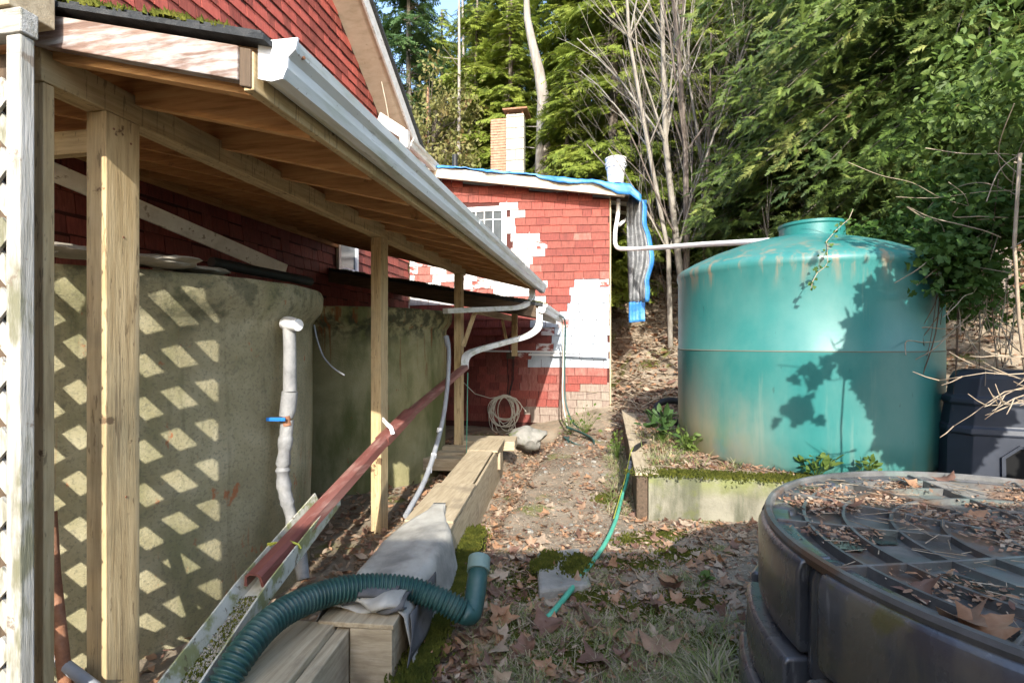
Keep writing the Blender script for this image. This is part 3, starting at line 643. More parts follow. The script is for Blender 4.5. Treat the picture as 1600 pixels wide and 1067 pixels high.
# ---- lower lean-to beyond
lt = lambda v: 2.0 + (-.95-v)*.178
low = Thing('lower_lean_to', 'lower mossy lean-to roof between the taller one and the cabin wall', 'lean-to', (-2.5, 8.8, 0), uv=True)
low.part('roofing', slab(HV+.02, -.90, 7.15, CU-.36, .0, .05, lt), ASPH)
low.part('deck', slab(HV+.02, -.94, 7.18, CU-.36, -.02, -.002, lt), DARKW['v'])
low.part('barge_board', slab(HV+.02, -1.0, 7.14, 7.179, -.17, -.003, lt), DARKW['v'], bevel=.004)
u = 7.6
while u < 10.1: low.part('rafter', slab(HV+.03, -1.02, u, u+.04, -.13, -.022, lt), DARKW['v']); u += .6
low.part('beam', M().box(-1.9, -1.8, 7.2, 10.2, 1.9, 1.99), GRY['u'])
low.part('post', M().box(-1.62, -1.53, 8.6, 8.69, 1.25, lt(-1.6)-.132), PT['z'])
low.part('brace', M().beam(U(785, 500, 8.6), U(792, 535, 8.6), .04, .05, up=(0,1,0)), PT['z'])
low.part('fascia', M().box(-1.0, -.965, 7.2, 9.7, 1.83, 1.975), TRIM)
g2 = low.part('gutter', M().prof([(-.90, 7.18, 1.97), (-.90, 9.95, 1.94)], [(x*1.05, y*1.1) for x, y in KST]), WMETAL)
low.part('end_cap', M().prof([(-.90, 7.17, 1.97), (-.90, 7.18, 1.97)], capp), WPLAS, parent=g2)
ds = roundpath([U(843, 490, 7.3), U(843, 512, 7.25), U(826, 525, 7.1), U(742, 548, 6.5), U(727, 556, 6.3), U(726, 575, 6.2)], .14)
low.part('downspout', M().prof(ds, rectp(.09, .065)), WMETAL, smooth=True, bevel=.006)

# ------------------------------------------------------------------ lattice screen
lat = Thing('lattice_screen', 'peeling white diagonal lattice screen at the left edge closing the lean-to', 'lattice', (-2.9, 1.25, -.05), uv=True)
LV0, LV1, LZ0, LZ1 = -4.15, -1.81, -.05, 2.40
lat.part('stile', M().box(-1.74, -1.688, 1.205, 1.245, -.1, 2.40), LAT['z'], bevel=.004)
lat.part('stile', M().box(-4.2, -4.14, 1.205, 1.245, -.1, 2.40), LAT['z'], bevel=.004)
lat.part('shade_board', M().box(-1.88, -1.80, 1.285, 1.31, -.1, 2.40), DARKW['z'])  # board added behind the lattice to keep sun off the stud and post
lat.part('rail', M().box(-4.2, -1.68, 1.20, 1.25, 2.403, 2.475), LAT['v'], bevel=.004)
lat.part('header', M().box(-4.2, -1.71, 1.19, 1.32, 2.478, 2.60), GRY['v'], bevel=.004)
lat.part('rail', M().box(-4.14, -1.742, 1.205, 1.245, -.1, 0), LAT['v'], bevel=.004)
pitch = .215
for lay, sg in ((0, 1), (1, -1)):
    k0 = -40
    for k in range(-40, 60):
        c = LV0 + k*pitch      # line: v = c + sg*(z-LZ0)
        zs = []
        za, zb = (LZ0, LZ1)
        def vz(z): return c + sg*(z-LZ0)
        if sg > 0: za = max(LZ0, LZ0+(LV0-c)); zb = min(LZ1, LZ0+(LV1-c))
        else: za = max(LZ0, LZ0+(c-LV1)); zb = min(LZ1, LZ0+(c-LV0))
        if zb-za < .08: continue
        y = 1.262 + lay*.012
        m = M().beam((vz(za), y, za), (vz(zb), y, zb), .010, .064, up=(-sg, 0, 1)); lat.part('slat', m, LAT['z'])

# ------------------------------------------------------------------ concrete tanks
def ctank(name, label, c, zt, mat, bulge):
    t = Thing(name, label, 'water tank', (c[0], c[1], -.15), uv=True, group='round concrete water tanks under the lean-to')
    pr = [(1.085, -.2), (1.09, .3), (1.105, .9), (1.10, zt-.24), (1.105, zt-.225), (1.165, zt-.15), (1.175, zt-.11), (1.18, zt-.04), (1.165, zt-.008), (1.07, zt)]
    m = M().lathe(pr, c, 110)
    m.v = [(x + .008*noise.noise((x*2, y*2, z*3)), y + .008*noise.noise((x*2, y*2, z*3+9)), z + (.006*noise.noise((x*6, y*6, 4)) if z > 1.5 else 0)) for x, y, z in m.v]
    t.part('wall', m, mat, smooth=True)
    t.part('lid', M().lathe([(1.068, zt-.01), (1.0, zt+.01), (.6, zt+.03), (.002, zt+.04)], c, 48), mat, smooth=True)
    return t
t1 = ctank('concrete_tank', 'near concrete tank streaked with lattice shadow, behind the first post', (-3.1, 2.89), 1.86, CONC, 0)
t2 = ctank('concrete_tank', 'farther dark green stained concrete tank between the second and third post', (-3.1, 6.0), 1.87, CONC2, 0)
def rock(c, sx, sy, sz, seed, rough_=.22, sub=3, frame=None):
    bm = bmesh.new(); bmesh.ops.create_icosphere(bm, subdivisions=sub, radius=1); m = M()
    vs = []
    for q in bm.verts:
        n = 1 + rough_*noise.noise(q.co*1.3 + Vector((seed*7, 0, 0))) + rough_*.4*noise.noise(q.co*3.5 + Vector((seed*3, 1, 0)))
        z_ = q.co.z*n
        vs.append((c[0]+q.co.x*n*sx, c[1]+q.co.y*n*sy, c[2]+z_*sz))
    m.add(vs, [tuple(x.index for x in f.verts) for f in bm.faces]); bm.free(); return m
for i, (px, T, sx, lab) in enumerate([(100, 2.15, .14, 'flat stone slab on the near tank rim beside the wooden stud'), (240, 2.42, .17, 'flat stone slab on the near tank lid just right of the first post'),
                            (295, 2.75, .19, 'rounded stone slab on the near tank lid, rightmost of the three')]):
    p = P(px, 400, T); Thing('stone_slab', lab, 'stone', (p.x, p.y, 1.87), mesh=rock((p.x-.05, p.y+.12, 1.895), sx, .16, .03, i+3, .3), mat=PALE, smooth=True)
# black mesh gutter guard roll lying on the tank, white board against the house
a, b = P(330, 410, 3.2), P(485, 440, 4.0)
Thing('black_pipe', 'black mesh pipe lying across the back of the near tank lid', 'pipe', b, mesh=M().tube([a, b], .035, 10), mat=BLACKR, smooth=True)
a, b = U(60, 259, 3.75), U(446, 424, 5.2)
Thing('white_board', 'long white board sloping down along the house wall behind the near tank', 'board', b, uv=True, mesh=M().beam(a, b, .03, .14), mat=TRIM, bevel=.003)

# insulated pipe on the near tank
ip = Thing('insulated_pipe', 'grey wrapped water pipe dropping down the side of the near concrete tank', 'pipe', P(470, 880, 3.1))
pts = [P(452, 512, 3.12), P(453, 545, 3.1), P(453, 612, 3.08)]
ip.part('wrap', M().tube(pts, [.038, .037, .039], 14), FOAM, smooth=True)
pts = [P(453, 612, 3.08), P(450, 640, 3.08), P(447, 652, 3.07)]; ip.part('wrap', M().tube(pts, [.046, .047, .040], 12), FOAM, smooth=True)
pts = roundpath([P(449, 656, 3.07), P(446, 690, 3.06), P(441, 740, 3.05), P(446, 775, 3.05), P(458, 815, 3.07), P(466, 850, 3.08), P(474, 905, 3.0)], .06)
ip.part('wrap', M().tube(pts, [.038+.005*math.sin(i*1.9+2*math.sin(i*.7)) for i in range(len(pts))], 12), FOAM, smooth=True)
ip.part('elbow', M().tube([P(443, 507, 3.25), P(449, 505, 3.14), P(455, 506, 3.1), P(466, 508, 3.06)], [.034, .044, .044, .036], 12), WPLAS, smooth=True)
v_ = ip.part('valve', M().tube([P(447, 650, 3.05), P(449, 665, 3.05)], .025, 10), RUST, smooth=True)
ip.part('lever', M().beam(P(416, 655, 3.0), P(446, 655, 3.0), .012, .022), BLUEP, parent=v_, bevel=.003)
# thin dangling hose on the near tank, grey hose beyond
pts = [P(491, 508, 3.8), P(495, 530, 3.75), P(505, 558, 3.7), P(520, 575, 3.65), P(538, 586, 3.6)]
Thing('dangling_tube', 'thin pale tube curling away from the near tank rim', 'tube', pts[0], mesh=M().tube(roundpath(pts, .05), .006, 6), mat=GREYP)
pts = roundpath([P(698, 530, 5.6), P(702, 545, 5.5), P(700, 600, 5.3), P(692, 660, 5.0), P(668, 745, 4.3), P(634, 806, 3.75)], .3)
hs = Thing('grey_hose', 'grey hose hanging from the farther tank down to the plank box', 'hose', P(634, 806, 3.75)); hs.part('hose', M().tube(pts, .022, 10), GREYP, smooth=True)
for q in (P(686, 672, 4.85), P(677, 712, 4.55), P(670, 735, 4.38)): hs.part('white_tape', M().tube([q+Vector((0,0,-.02)), q+Vector((.004,.01,.02))], .025, 10), WPLAS)
hs.part('fitting', M().tube([P(697, 526, 5.6), P(700, 540, 5.55)], .03, 10), GREYP, smooth=True)
pts = [P(731, 582, 6.1), P(730, 640, 6.05), P(729, 715, 6.0)]
Thing('hanging_cord', 'thin green cord hanging beside the third post', 'cord', pts[-1], mesh=M().tube(pts, .005, 5), mat=GARD)

# ------------------------------------------------------------------ maroon downpipe in its white channel
A, Bp, Cp, D = P(726, 574, 6.2), P(612, 672, 4.1), P(396, 908, 2.33), P(262, 1092, 1.72)
pipe_prof = [(-.045,-.025), (-.03,-.034), (.03,-.034), (.045,-.025), (.045,.025), (.03,.034), (-.03,.034), (-.045,.025)]
rp = Thing('maroon_downpipe', 'faded maroon downpipe sloping down from the lower gutter past the posts', 'pipe', Cp)
rp.part('upper_length', M().prof([A, P(622, 662, 4.22)], [(x*.95, y*.95) for x, y in pipe_prof]), MAROON, smooth=True)
q = P(630, 655, 4.3); e1 = Bp + (q-Bp)*1.0
rp.part('collar', M().prof([P(640, 646, 4.42), P(597, 690, 3.88)], [(x*1.18, y*1.18) for x, y in pipe_prof]), MAROON, smooth=True)
lowp = [(-.05,-.026), (-.036,-.03), (-.03,.018), (-.015,.03), (.015,.03), (.03,.018), (.036,-.03), (.05,-.026), (.04,.024), (.02,.04), (-.02,.04), (-.04,.024)]
rp.part('lower_length', M().prof([P(603, 683, 3.95), Cp], lowp), MAROON, smooth=True)
sb = P(607, 665, 3.98)
rp.part('strap', M().prof([P(598, 655, 4.05), P(604, 662, 3.96), P(611, 668, 3.93), P(614, 678, 3.93)], rectp(.012, .03)), WPLAS)
chn = Thing('white_channel', 'open white gutter channel full of mossy grit under the lower end of the maroon pipe', 'gutter', D)
chp = [(-.075,.05), (-.07,-.04), (.05,-.04), (.075,.03), (.082,.03), (.056,-.048), (-.078,-.048), (-.083,.05)]
off = Vector((0, 0, -.035))
top_ = P(512, 775, 3.15)
chn.part('channel', M().prof([top_+off*.3, Cp+off, D+off], chp), CHAN)
gp = M(); ax = (D-Cp); 
for i in range(2600):
    t = random.uniform(.0, 1); c = Cp + off + ax*t; r = ax.normalized().cross(Vector((0,0,1))).normalized()
    c = c + r*random.gauss(-.005, .024) + Vector((0,0,-.034)); s_ = random.uniform(.003, .009)
    a = random.uniform(0, 6); vs = [c + Vector((s_*math.cos(a+k*2.1), s_*math.sin(a+k*2.1), 0)) for k in range(3)] + [c+Vector((0,0,s_*1.2))]
    gp.add(vs, [(0,1,3), (1,2,3), (2,0,3)], random.choice([0, 1, 1, 2]))
g_ = Thing('channel_grit', 'mossy grit and crumbs washed into the white channel', 'debris', D, mesh=gp, mat=[PALE, MOSS, STONE], kind='stuff')
tie = M(); q = P(440, 862, 2.62)
for k in range(4):
    tie.tube([q + Vector((-.07, 0, .03+k*.004)), q + Vector((-.02, -.02, .055)), q + Vector((.03, -.025, .05)), q + Vector((.075, -.01, .01-k*.01))], .006, 5)
tie.tube([q+Vector((.02,-.03,.05)), q+Vector((.06,-.04,.07)), q+Vector((.1,-.03,.05)), q+Vector((.11,-.03,.03))], .006, 5)
tie.tube([q+Vector((.02,-.03,.05)), q+Vector((.03,-.05,.0)), q+Vector((.0,-.05,-.05)), q+Vector((-.02,-.05,-.08))], .007, 5)
tie.tube([q+Vector((.02,-.03,.05)), q+Vector((.05,-.05,.01)), q+Vector((.03,-.05,-.04))], .006, 5)
Thing('twine_knot', 'frayed yellow-green twine knotted around the maroon pipe and channel', 'twine', q, mesh=tie, mat=YROPE)

# ------------------------------------------------------------------ plank box beside the tanks
BD = Vector((.0955, 1, 0)).normalized(); BR = Vector((BD.y, -BD.x, 0))
b0 = Vector((-.52, 2.22, 0))              # right front corner of the box, on the ground
def B(s, r, z): return b0 + BD*s + BR*r + Vector((0, 0, z))
box = Thing('plank_box', 'long weathered plank box running along the foot of the tanks', 'box', B(2, -.15, 0))
ztop = .25
def bbox(m, s0, s1, r0, r1, z0, z1):
    vs = [B(s_, r, z) for z in (z0, z1) for s_ in (s0, s1) for r in (r0, r1)]
    return m.add(vs, [(0,2,3,1), (4,5,7,6), (0,1,5,4), (2,6,7,3), (0,4,6,2), (1,3,7,5)])
box.part('side_board', bbox(M(), 0.03, 2.2, -.028, 0, -.22, ztop-.002), GRY['u'], bevel=.003)
box.part('side_board', bbox(M(), 2.205, 4.3, -.028, -.004, -.22, ztop-.004), GRY['u'], bevel=.003)
box.part('side_board', bbox(M(), 0.03, 4.3, -.32, -.292, -.22, ztop-.002), GRY['u'], bevel=.003)
box.part('end_board', bbox(M(), -.0, .028, -.19, 0, -.12, ztop-.002), GRY['v'], bevel=.004)
box.part('top_board', bbox(M(), .0, 1.25, -.335, .006, ztop, ztop+.022), GRY['u'], bevel=.003)
box.part('top_board', bbox(M(), 1.25, 2.17, -.335, .004, ztop+.012, ztop+.034), GRY['u'], bevel=.003)
box.part('top_board', bbox(M(), 2.18, 3.55, -.31, -.035, ztop-.0, ztop+.02), GRY['u'], bevel=.003)
box.part('top_board', bbox(M(), 3.56, 4.3, -.33, .02, ztop+.0, ztop+.022), GRY['u'], bevel=.003)
box.part('cleat', bbox(M(), 3.72, 3.80, .001, .03, .02, .2), GRY['z'])
tb = Thing('timber', 'wide weathered timber at the near end of the plank box', 'timber', B(-.6, -.4, 0), mesh=bbox(M(), -1.9, .02, -.52, -.262, .0, ztop+.01), mat=GRY['u'], bevel=.006)
Thing('timber', 'narrow timber between the wide one and the box end', 'timber', B(-.6, -.23, 0), mesh=bbox(M(), -1.9, .15, -.257, -.197, .0, ztop-.015), mat=GRY['u'], bevel=.006)
Thing('mossy_timber', 'low moss covered timber along the right foot of the plank box', 'timber', B(1, .08, 0), mesh=bbox(M(), -1.4, 1.75, .03, .15, -.12, .055), mat=[mk('moss_on_timber', [(.04,.045,.014), (.075,.08,.02), (.11,.11,.035)], scale=16, rough=.95, bump=1, bscale=120, layers=[dict(c=(.15,.12,.08), s=5, lo=.6, hi=.7, a=.8)])], bevel=.015)
tm = Thing('side_timber', 'short damp timbers lying across between the post foot and the far end of the box', 'timber', B(4, -.6, 0))
for k in range(3): tm.part('timber', bbox(M(), 3.6+k*.22, 3.75+k*.22, -1.3, -.34, .02, .16+.02*k), GRY['v'], bevel=.006)
Thing('corner_plank', 'broad pale plank lying against the cabin foot beyond the box', 'plank', B(5.2, -.2, 0), mesh=bbox(M(), 4.35, 4.75, -.6, .14, .1, .22), mat=GRY['v'], bevel=.006)
Thing('boulder', 'pale boulder at the foot of the cabin wall beside the plank box', 'rock', P(825, 690, 7.9), mesh=rock(P(824, 684, 8.0), .26, .24, .19, 4, .35), mat=STONE, smooth=True)

# grey fabric draped over the box
def ffab(s, t):
    if True: t = t + .03*math.sin(s*12)*(t > .9)*(t-.9)*10
    # s along the box, t across (0 left .. 1 right)
    ss = lerp(.08, 1.50, s); wd = lerp(1.0, .55, sstep(.55, 1, s))
    r = lerp(-.60, .24, t) if s < .7 else lerp(-.60, .24, t)
    z = ztop + .040 + .022*noise.noise((s*5, t*4, 2)) + .010*noise.noise((s*14, t*9, 5))
    if r > .012: z -= (r-.012)*2.0*(.85+.2*math.sin(s*9)); r = .012 + (r-.012)*.35 + .012
    if r < -.34: z -= (-.34-r)*1.1; r = -.345 + (r+.34)*.55
    k = sstep(.66, 1, s)
    r = lerp(r, -.14, k*.85); z = lerp(z, ztop+.045+.03*k, k)
    if s < .08: z -= .0
    return B(ss, r, z + .012*math.sin(t*9+s*5)*(1-k)*(0 if r > .02 else 1))
fb = Thing('fabric_sheet', 'grey landscape fabric draped over the plank box under the ribbed hose', 'fabric', B(.8, -.1, .25)); o_ = fb.part('sheet', cloth(ffab, 46, 40), CLOTH, smooth='all'); solid(o_, .005)
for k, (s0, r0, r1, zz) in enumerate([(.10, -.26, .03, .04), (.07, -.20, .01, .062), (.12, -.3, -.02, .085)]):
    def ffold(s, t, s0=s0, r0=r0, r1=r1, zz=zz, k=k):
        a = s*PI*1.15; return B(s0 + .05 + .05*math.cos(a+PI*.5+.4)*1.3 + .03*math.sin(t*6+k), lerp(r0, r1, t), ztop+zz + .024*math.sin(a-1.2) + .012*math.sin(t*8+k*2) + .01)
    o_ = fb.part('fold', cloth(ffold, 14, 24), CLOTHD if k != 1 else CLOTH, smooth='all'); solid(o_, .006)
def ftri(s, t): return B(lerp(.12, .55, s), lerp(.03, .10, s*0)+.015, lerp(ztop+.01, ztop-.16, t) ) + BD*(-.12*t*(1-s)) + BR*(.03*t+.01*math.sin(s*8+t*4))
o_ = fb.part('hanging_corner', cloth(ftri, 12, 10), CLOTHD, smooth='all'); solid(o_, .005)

# ribbed hose
cp = [P(330, 1110, 1.75), P(372, 1030, 1.86), P(430, 965, 2.05), P(500, 930, 2.25), P(570, 916, 2.38), P(640, 920, 2.45), P(690, 938, 2.45), P(722, 955, 2.45)]
def spline(cp, n):
    out = []
    for i in range(len(cp)-1):
        p0, p1, p2, p3 = cp[max(i-1, 0)], cp[i], cp[i+1], cp[min(i+2, len(cp)-1)]
        for k in range(n):
            t = k/n; out.append(.5*((2*p1) + (-p0+p2)*t + (2*p0-5*p1+4*p2-p3)*t*t + (-p0+3*p1-3*p2+p3)*t**3))
    return out + [cp[-1]]
sp = spline(cp, 72); L = 0; rs = []
for i, p in enumerate(sp):
    if i: L += (sp[i]-sp[i-1]).length
    rs.append(.0535 + .006*math.sin(L/.0205*2*PI))
rh = Thing('ribbed_hose', 'thick dark green ribbed hose arching over the grey fabric', 'hose', sp[-1]); rh.part('hose', M().tube(sp, rs, 20), GHOSE, smooth='all')
el = roundpath([sp[-1], P(736, 962, 2.46), P(742, 935, 2.52), P(748, 885, 2.62)], .07, 8)
rh.part('elbow', M().tube(el, [.051]*(len(el)-1)+[.05], 20), GHOSE, smooth='all')
rh.part('coupling', M().tube([P(747, 893, 2.60), P(749, 872, 2.66)], .058, 20), mk('pale_green_coupling', [(.10,.17,.15), (.2,.27,.24)], rough=.5), smooth=True)

# ------------------------------------------------------------------ things hung on the cabin wall, path hoses
coil = Thing('cable_coil', 'coil of cream cable hanging from a hook on the cabin wall', 'cable', P(788, 662, 10.2)); cm = M(); cc = P(788, 642, 10.25)
for k in range(13):
    a0 = random.uniform(0, 6); rx = random.uniform(.16, .30); rz = random.uniform(.20, .40); ox = random.uniform(-.07, .07); oz = -(rz-.3) + random.uniform(-.02, .02)
    cm.tube([cc + Vector((ox + rx*math.cos(a)*(1+.05*math.sin(3*a+k)), random.uniform(-.003, .003)-.05+.004*k, oz + rz*math.sin(a)*(1+.04*math.sin(2*a+k)))) for a in np.linspace(a0, a0+2*PI, 34)], .0075, 5)
coil.part('loops', cm, CABLE, smooth=True)
coil.part('loose_end', M().tube([P(722, 595, 10.2), P(742, 615, 10.2), P(766, 622, 10.2), P(790, 618, 10.2), P(806, 622, 10.2), P(822, 643, 10.2)], .008, 5), CABLE)
coil.part('loose_end', M().tube([P(768, 655, 10.15), P(770, 672, 10.0), P(782, 680, 9.9), P(795, 676, 9.95), P(806, 670, 10.05), P(802, 650, 10.2)], .008, 5), CABLE)
eb = Thing('wall_outlet', 'small dark electrical box and conduit on the cabin wall above the coil', 'outlet', P(797, 556, 10.45))
q = U(797, 556, 10.45); q2 = W(q.x, CU-.06, q.z)
eb.part('box', M().beam(q2+Vector((-.09, 0, 0)), q2+Vector((.09, 0, 0)), .08, .12), DARKW['z'], bevel=.004)
for dx in (-.07, .03, .06): eb.part('wire', M().tube([q2+Vector((dx, -.02, -.05)), q2+Vector((dx*.8, -.02, -.5)), q2+Vector((dx*.3-.05, -.03, -.8))], .008, 5), BLACKR)
eb.part('wire', M().tube([q2+Vector((0, -.02, .05)), q2+Vector((-.06, -.02, .3)), q2+Vector((.0, -.02, .5))], .008, 5), BLACKR)
for k, (lab, mt, dx) in enumerate([('cream hose draped over the lower gutter end down to the ground', CABLE, 0), ('dark green hose hanging beside the cream one at the gutter end', GHOSE, 4)]):
    pts = spline([P(856+dx, 488, 8.6), P(872+dx, 494, 9.2), P(879+dx, 505, 9.6), P(880+dx*.6, 560, 9.7), P(879+dx, 620, 9.6), P(884+dx*2, 655, 9.4), P(888+dx*4, 672-dx, 9.2)], 6)
    Thing('hanging_hose', lab, 'hose', pts[-1], mesh=M().tube(pts, .016, 6), mat=mt, smooth='all')
gl = M()
for k in range(4):
    gl.tube(spline([P(885, 668, 9.0)+Vector((0, 0, .01*k)), P(905+5*k, 674+3*k, 8.6), P(925+2*k, 685+3*k, 8.2), P(926-4*k, 697+2*k, 7.9), P(900-6*k, 694+3*k, 7.9), P(880+3*k, 682, 8.4)], 6), .014, 6)
Thing('hose_loops', 'loose loops of dark green hose on the ground by the cabin corner', 'hose', P(905, 690, 8.2), mesh=gl, mat=GHOSE, smooth='all')
def onground(px, py, dz=.012):
    # march the pixel ray down to the ground
    T = 1.2
    while T < 30:
        p = P(px, py, T)
        if p.z < hgt(p.x, p.y): break
        T += .02
    return Vector((p.x, p.y, hgt(p.x, p.y)+dz))
gh = [P(1021, 693, 5.8), P(1003, 695, 5.6), P(990, 705, 5.3), P(984, 728, 5.1), P(979, 752, 4.95)]
grd = [onground(q_[0], q_[1], .035) for q_ in ((972, 782), (962, 820), (944, 860), (915, 900), (885, 940), (857, 978))]
hose = Thing('garden_hose', 'green garden hose running from the timber kerb down across the path', 'hose', grd[-1])
hose.part('black_end', M().tube(spline(gh[:4], 8), .032, 10), BLACKR, smooth='all')
hose.part('hose', M().tube(spline(gh[3:]+grd, 8), .0165, 10), GARD, smooth='all')
hose.part('yellow_cord', M().tube(spline([q+Vector((-.02, -.02, .025)) for q in gh[1:]+grd[:2]], 8), .005, 5), YROPE)
hose.part('coupling', M().tube([P(985, 722, 5.13), P(983, 735, 5.06)], .028, 10), GREYP, smooth=True)

# ------------------------------------------------------------------ retaining kerb and footing
rw = Thing('retaining_wall', 'low mossy concrete retaining wall in front of the green tank', 'wall', (1.5, 4.45, 0), uv=True)
q = [(.26, 4.46), (5.5, 4.46)]
m = M()
nx_ = 60; prof_ = []
for i in range(nx_+1):
    v = lerp(.335, 5.6, i/nx_); n = .01*noise.noise((v*3, 0, 0)); zt = .375 + .012*noise.noise((v*4, 2, 0))
    prof_.append([(v, 4.44+n+.02, -.15), (v, 4.44+n, .1), (v, 4.435+n, zt-.03), (v, 4.455+n, zt), (v, 4.66, zt+.005), (v, 4.67, -.15)])
m.add([p for r in prof_ for p in r], [(i*6+j, (i+1)*6+j, (i+1)*6+(j+1) % 6, i*6+(j+1) % 6) for i in range(nx_) for j in range(6)] + [(0,1,2,3,4,5), tuple(nx_*6+j for j in range(5, -1, -1))])
rw.part('concrete', m, FOOT, smooth=True)
kb = Thing('timber_kerb', 'rotting mossy timber kerb along the left side of the tank terrace', 'kerb', (.23, 6, .2), uv=True)
for k, (a, b) in enumerate([(4.44, 5.25), (5.27, 6.3), (6.33, 7.6), (7.62, 8.9)]):
    kb.part('sleeper', M().box(.235+.012*(k % 2), .33, a, b, -.05, .36-.015*k), DARKW['u'] if k != 1 else GRY['u'], bevel=.015)
    kb.part('top_board', M().box(.225, .42, a+.02, b-.02, .362-.015*k, .388-.015*k), [GRY['u']], bevel=.006)
# footing strip and slab on the path
fs = Thing('path_footing', 'broken mossy concrete slab set into the path in the foreground', 'slab', onground(875, 905, 0))
p = onground(878, 908, 0); _a = [onground(*q_) for q_ in ((842, 938), (925, 925), (905, 868), (838, 880))]
m = M(); m.add([(q.x, q.y, q.z-.1) for q in _a] + [(q.x, q.y, q.z+dz_) for q, dz_ in zip(_a, (.05, .03, .045, .06))], [(3,2,1,0), (4,5,6,7), (0,1,5,4), (1,2,6,5), (2,3,7,6), (3,0,4,7)]); fs.part('slab', m, STONE, bevel=.02)
for i, (px, py, sx, lab) in enumerate([(1050, 655, .22, 'dark tyre-like rubber hoop lying behind the kerb by the tank')]):
    p = P(1052, 640, 6.9); a = [p + Vector((.24*math.cos(t), .1*math.sin(t), .13*math.sin(t))) for t in np.linspace(0, 2*PI, 30)]
    Thing('rubber_hoop', lab, 'hoop', (p.x, p.y, .36), mesh=M().tube([Vector((q.x, q.y, q.z-.02)) for q in a], .045, 8), mat=BLACKR, smooth='all')

# ------------------------------------------------------------------ green tank
gc = (3.02, 5.42); z0 = .375
gt = Thing('green_tank', 'large round green plastic water tank on the terrace at right', 'water tank', (gc[0], gc[1], z0))
pr = [(1.17, z0), (1.195, z0+.04), (1.20, z0+.3), (1.205, 1.40), (1.207, 1.415), (1.2, 1.43), (1.2, 2.14), (1.212, 2.17), (1.216, 2.20), (1.205, 2.235), (1.175, 2.262), (1.05, 2.33), (.85, 2.42), (.62, 2.50), (.40, 2.56), (.2, 2.585), (.001, 2.59)]
m = M().lathe(pr, gc, 120)
gt.part('body', m, GREEN, smooth=True)
gt.part('seam', M().lathe([(1.2055, 1.408), (1.2095, 1.411), (1.2095, 1.417), (1.2055, 1.42)], gc, 120), mk('seam_dirt', [(.10,.13,.10), (.17,.16,.12)], bump=0))
nc = (gc[0]+.12, gc[1]-.05)
gt.part('neck', M().lathe([(.305, 2.52), (.302, 2.68), (.315, 2.695), (.315, 2.72), (.30, 2.725), (.2, 2.71), (.001, 2.715)], nc, 60), GREEN, smooth=True)

# ------------------------------------------------------------------ dark plastic housing at the far right
kx, ky = 4.224, 4.113
kn = Thing('plastic_housing', 'dark ridged plastic housing with an opening, behind the black tank at the right edge', 'housing', (kx, ky, .35)); kn.o.rotation_euler = (0, 0, math.radians(-25))
rings = []; prof_k = [(0, .62, .26), (.38, .60, .24), (.40, .615, .255), (.44, .61, .25), (.46, .59, .23), (.62, .575, .22), (.64, .59, .235), (.68, .585, .23), (.70, .56, .21), (.84, .54, .20), (.89, .51, .18), (.91, .47, .14), (.915, .001, .001)]
m = M()
for z, a, b in prof_k:
    c_ = .12 if a > .1 else 0
    rings.append([(kx+x, ky+y, .36+z) for x, y in ((-a+c_, -b), (a-c_, -b), (a, -b+c_), (a, b-c_), (a-c_, b), (-a+c_, b), (-a, b-c_), (-a, -b+c_))])
m.add([p for r in rings for p in r], [(i*8+j, i*8+(j+1) % 8, (i+1)*8+(j+1) % 8, (i+1)*8+j) for i in range(len(rings)-1) for j in range(8)])
kn.part('shell', m, NAVY, bevel=.008)
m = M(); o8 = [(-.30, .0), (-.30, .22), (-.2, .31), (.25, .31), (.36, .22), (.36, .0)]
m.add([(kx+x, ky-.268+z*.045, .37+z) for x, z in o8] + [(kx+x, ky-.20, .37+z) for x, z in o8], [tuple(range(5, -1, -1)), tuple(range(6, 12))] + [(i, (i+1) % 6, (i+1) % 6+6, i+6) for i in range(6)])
kn.part('opening', m, VOID)  # solid plug, its colour carries the shade of a hollow
kn.part('lip', M().prof([(kx+x, ky-.268+z*.045, .37+z) for x, z in o8], rectp(.025, .025), up=(0,1,0)), NAVY)

# ------------------------------------------------------------------ big black ribbed tank in the foreground
bc = (1.99, 1.715); bz = .80; R_ = 1.05
bt = Thing('black_tank', 'large black ribbed plastic tank littered with leaves in the right foreground', 'tank', (bc[0], bc[1], 0))
bt.part('core', M().lathe([(.95, -.1), (.95, bz-.06), (.97, bz-.045)], bc, 90), BLKP, smooth=True)
def seg(r0, r1, za, zb, t0, t1, n=14, rd=.03, slant=0):
    m = M(); pr = [(r0, za), (r1-rd*.3+slant, za), (r1+slant, za+rd*.6), (r1, zb-rd), (r1-rd*.3, zb-rd*.3), (r1-rd, zb), (r0, zb)]; k = len(pr)
    vs = [(bc[0]+r*math.cos(t0+(t1-t0)*j/n), bc[1]+r*math.sin(t0+(t1-t0)*j/n), z) for j in range(n+1) for r, z in pr]
    m.add(vs, [(j*k+i, (j+1)*k+i, (j+1)*k+(i+1) % k, j*k+(i+1) % k) for j in range(n) for i in range(k)] + [tuple(range(k)), tuple(n*k+i for i in range(k-1, -1, -1))]); return m
ns = 10; off_a = math.radians(148)
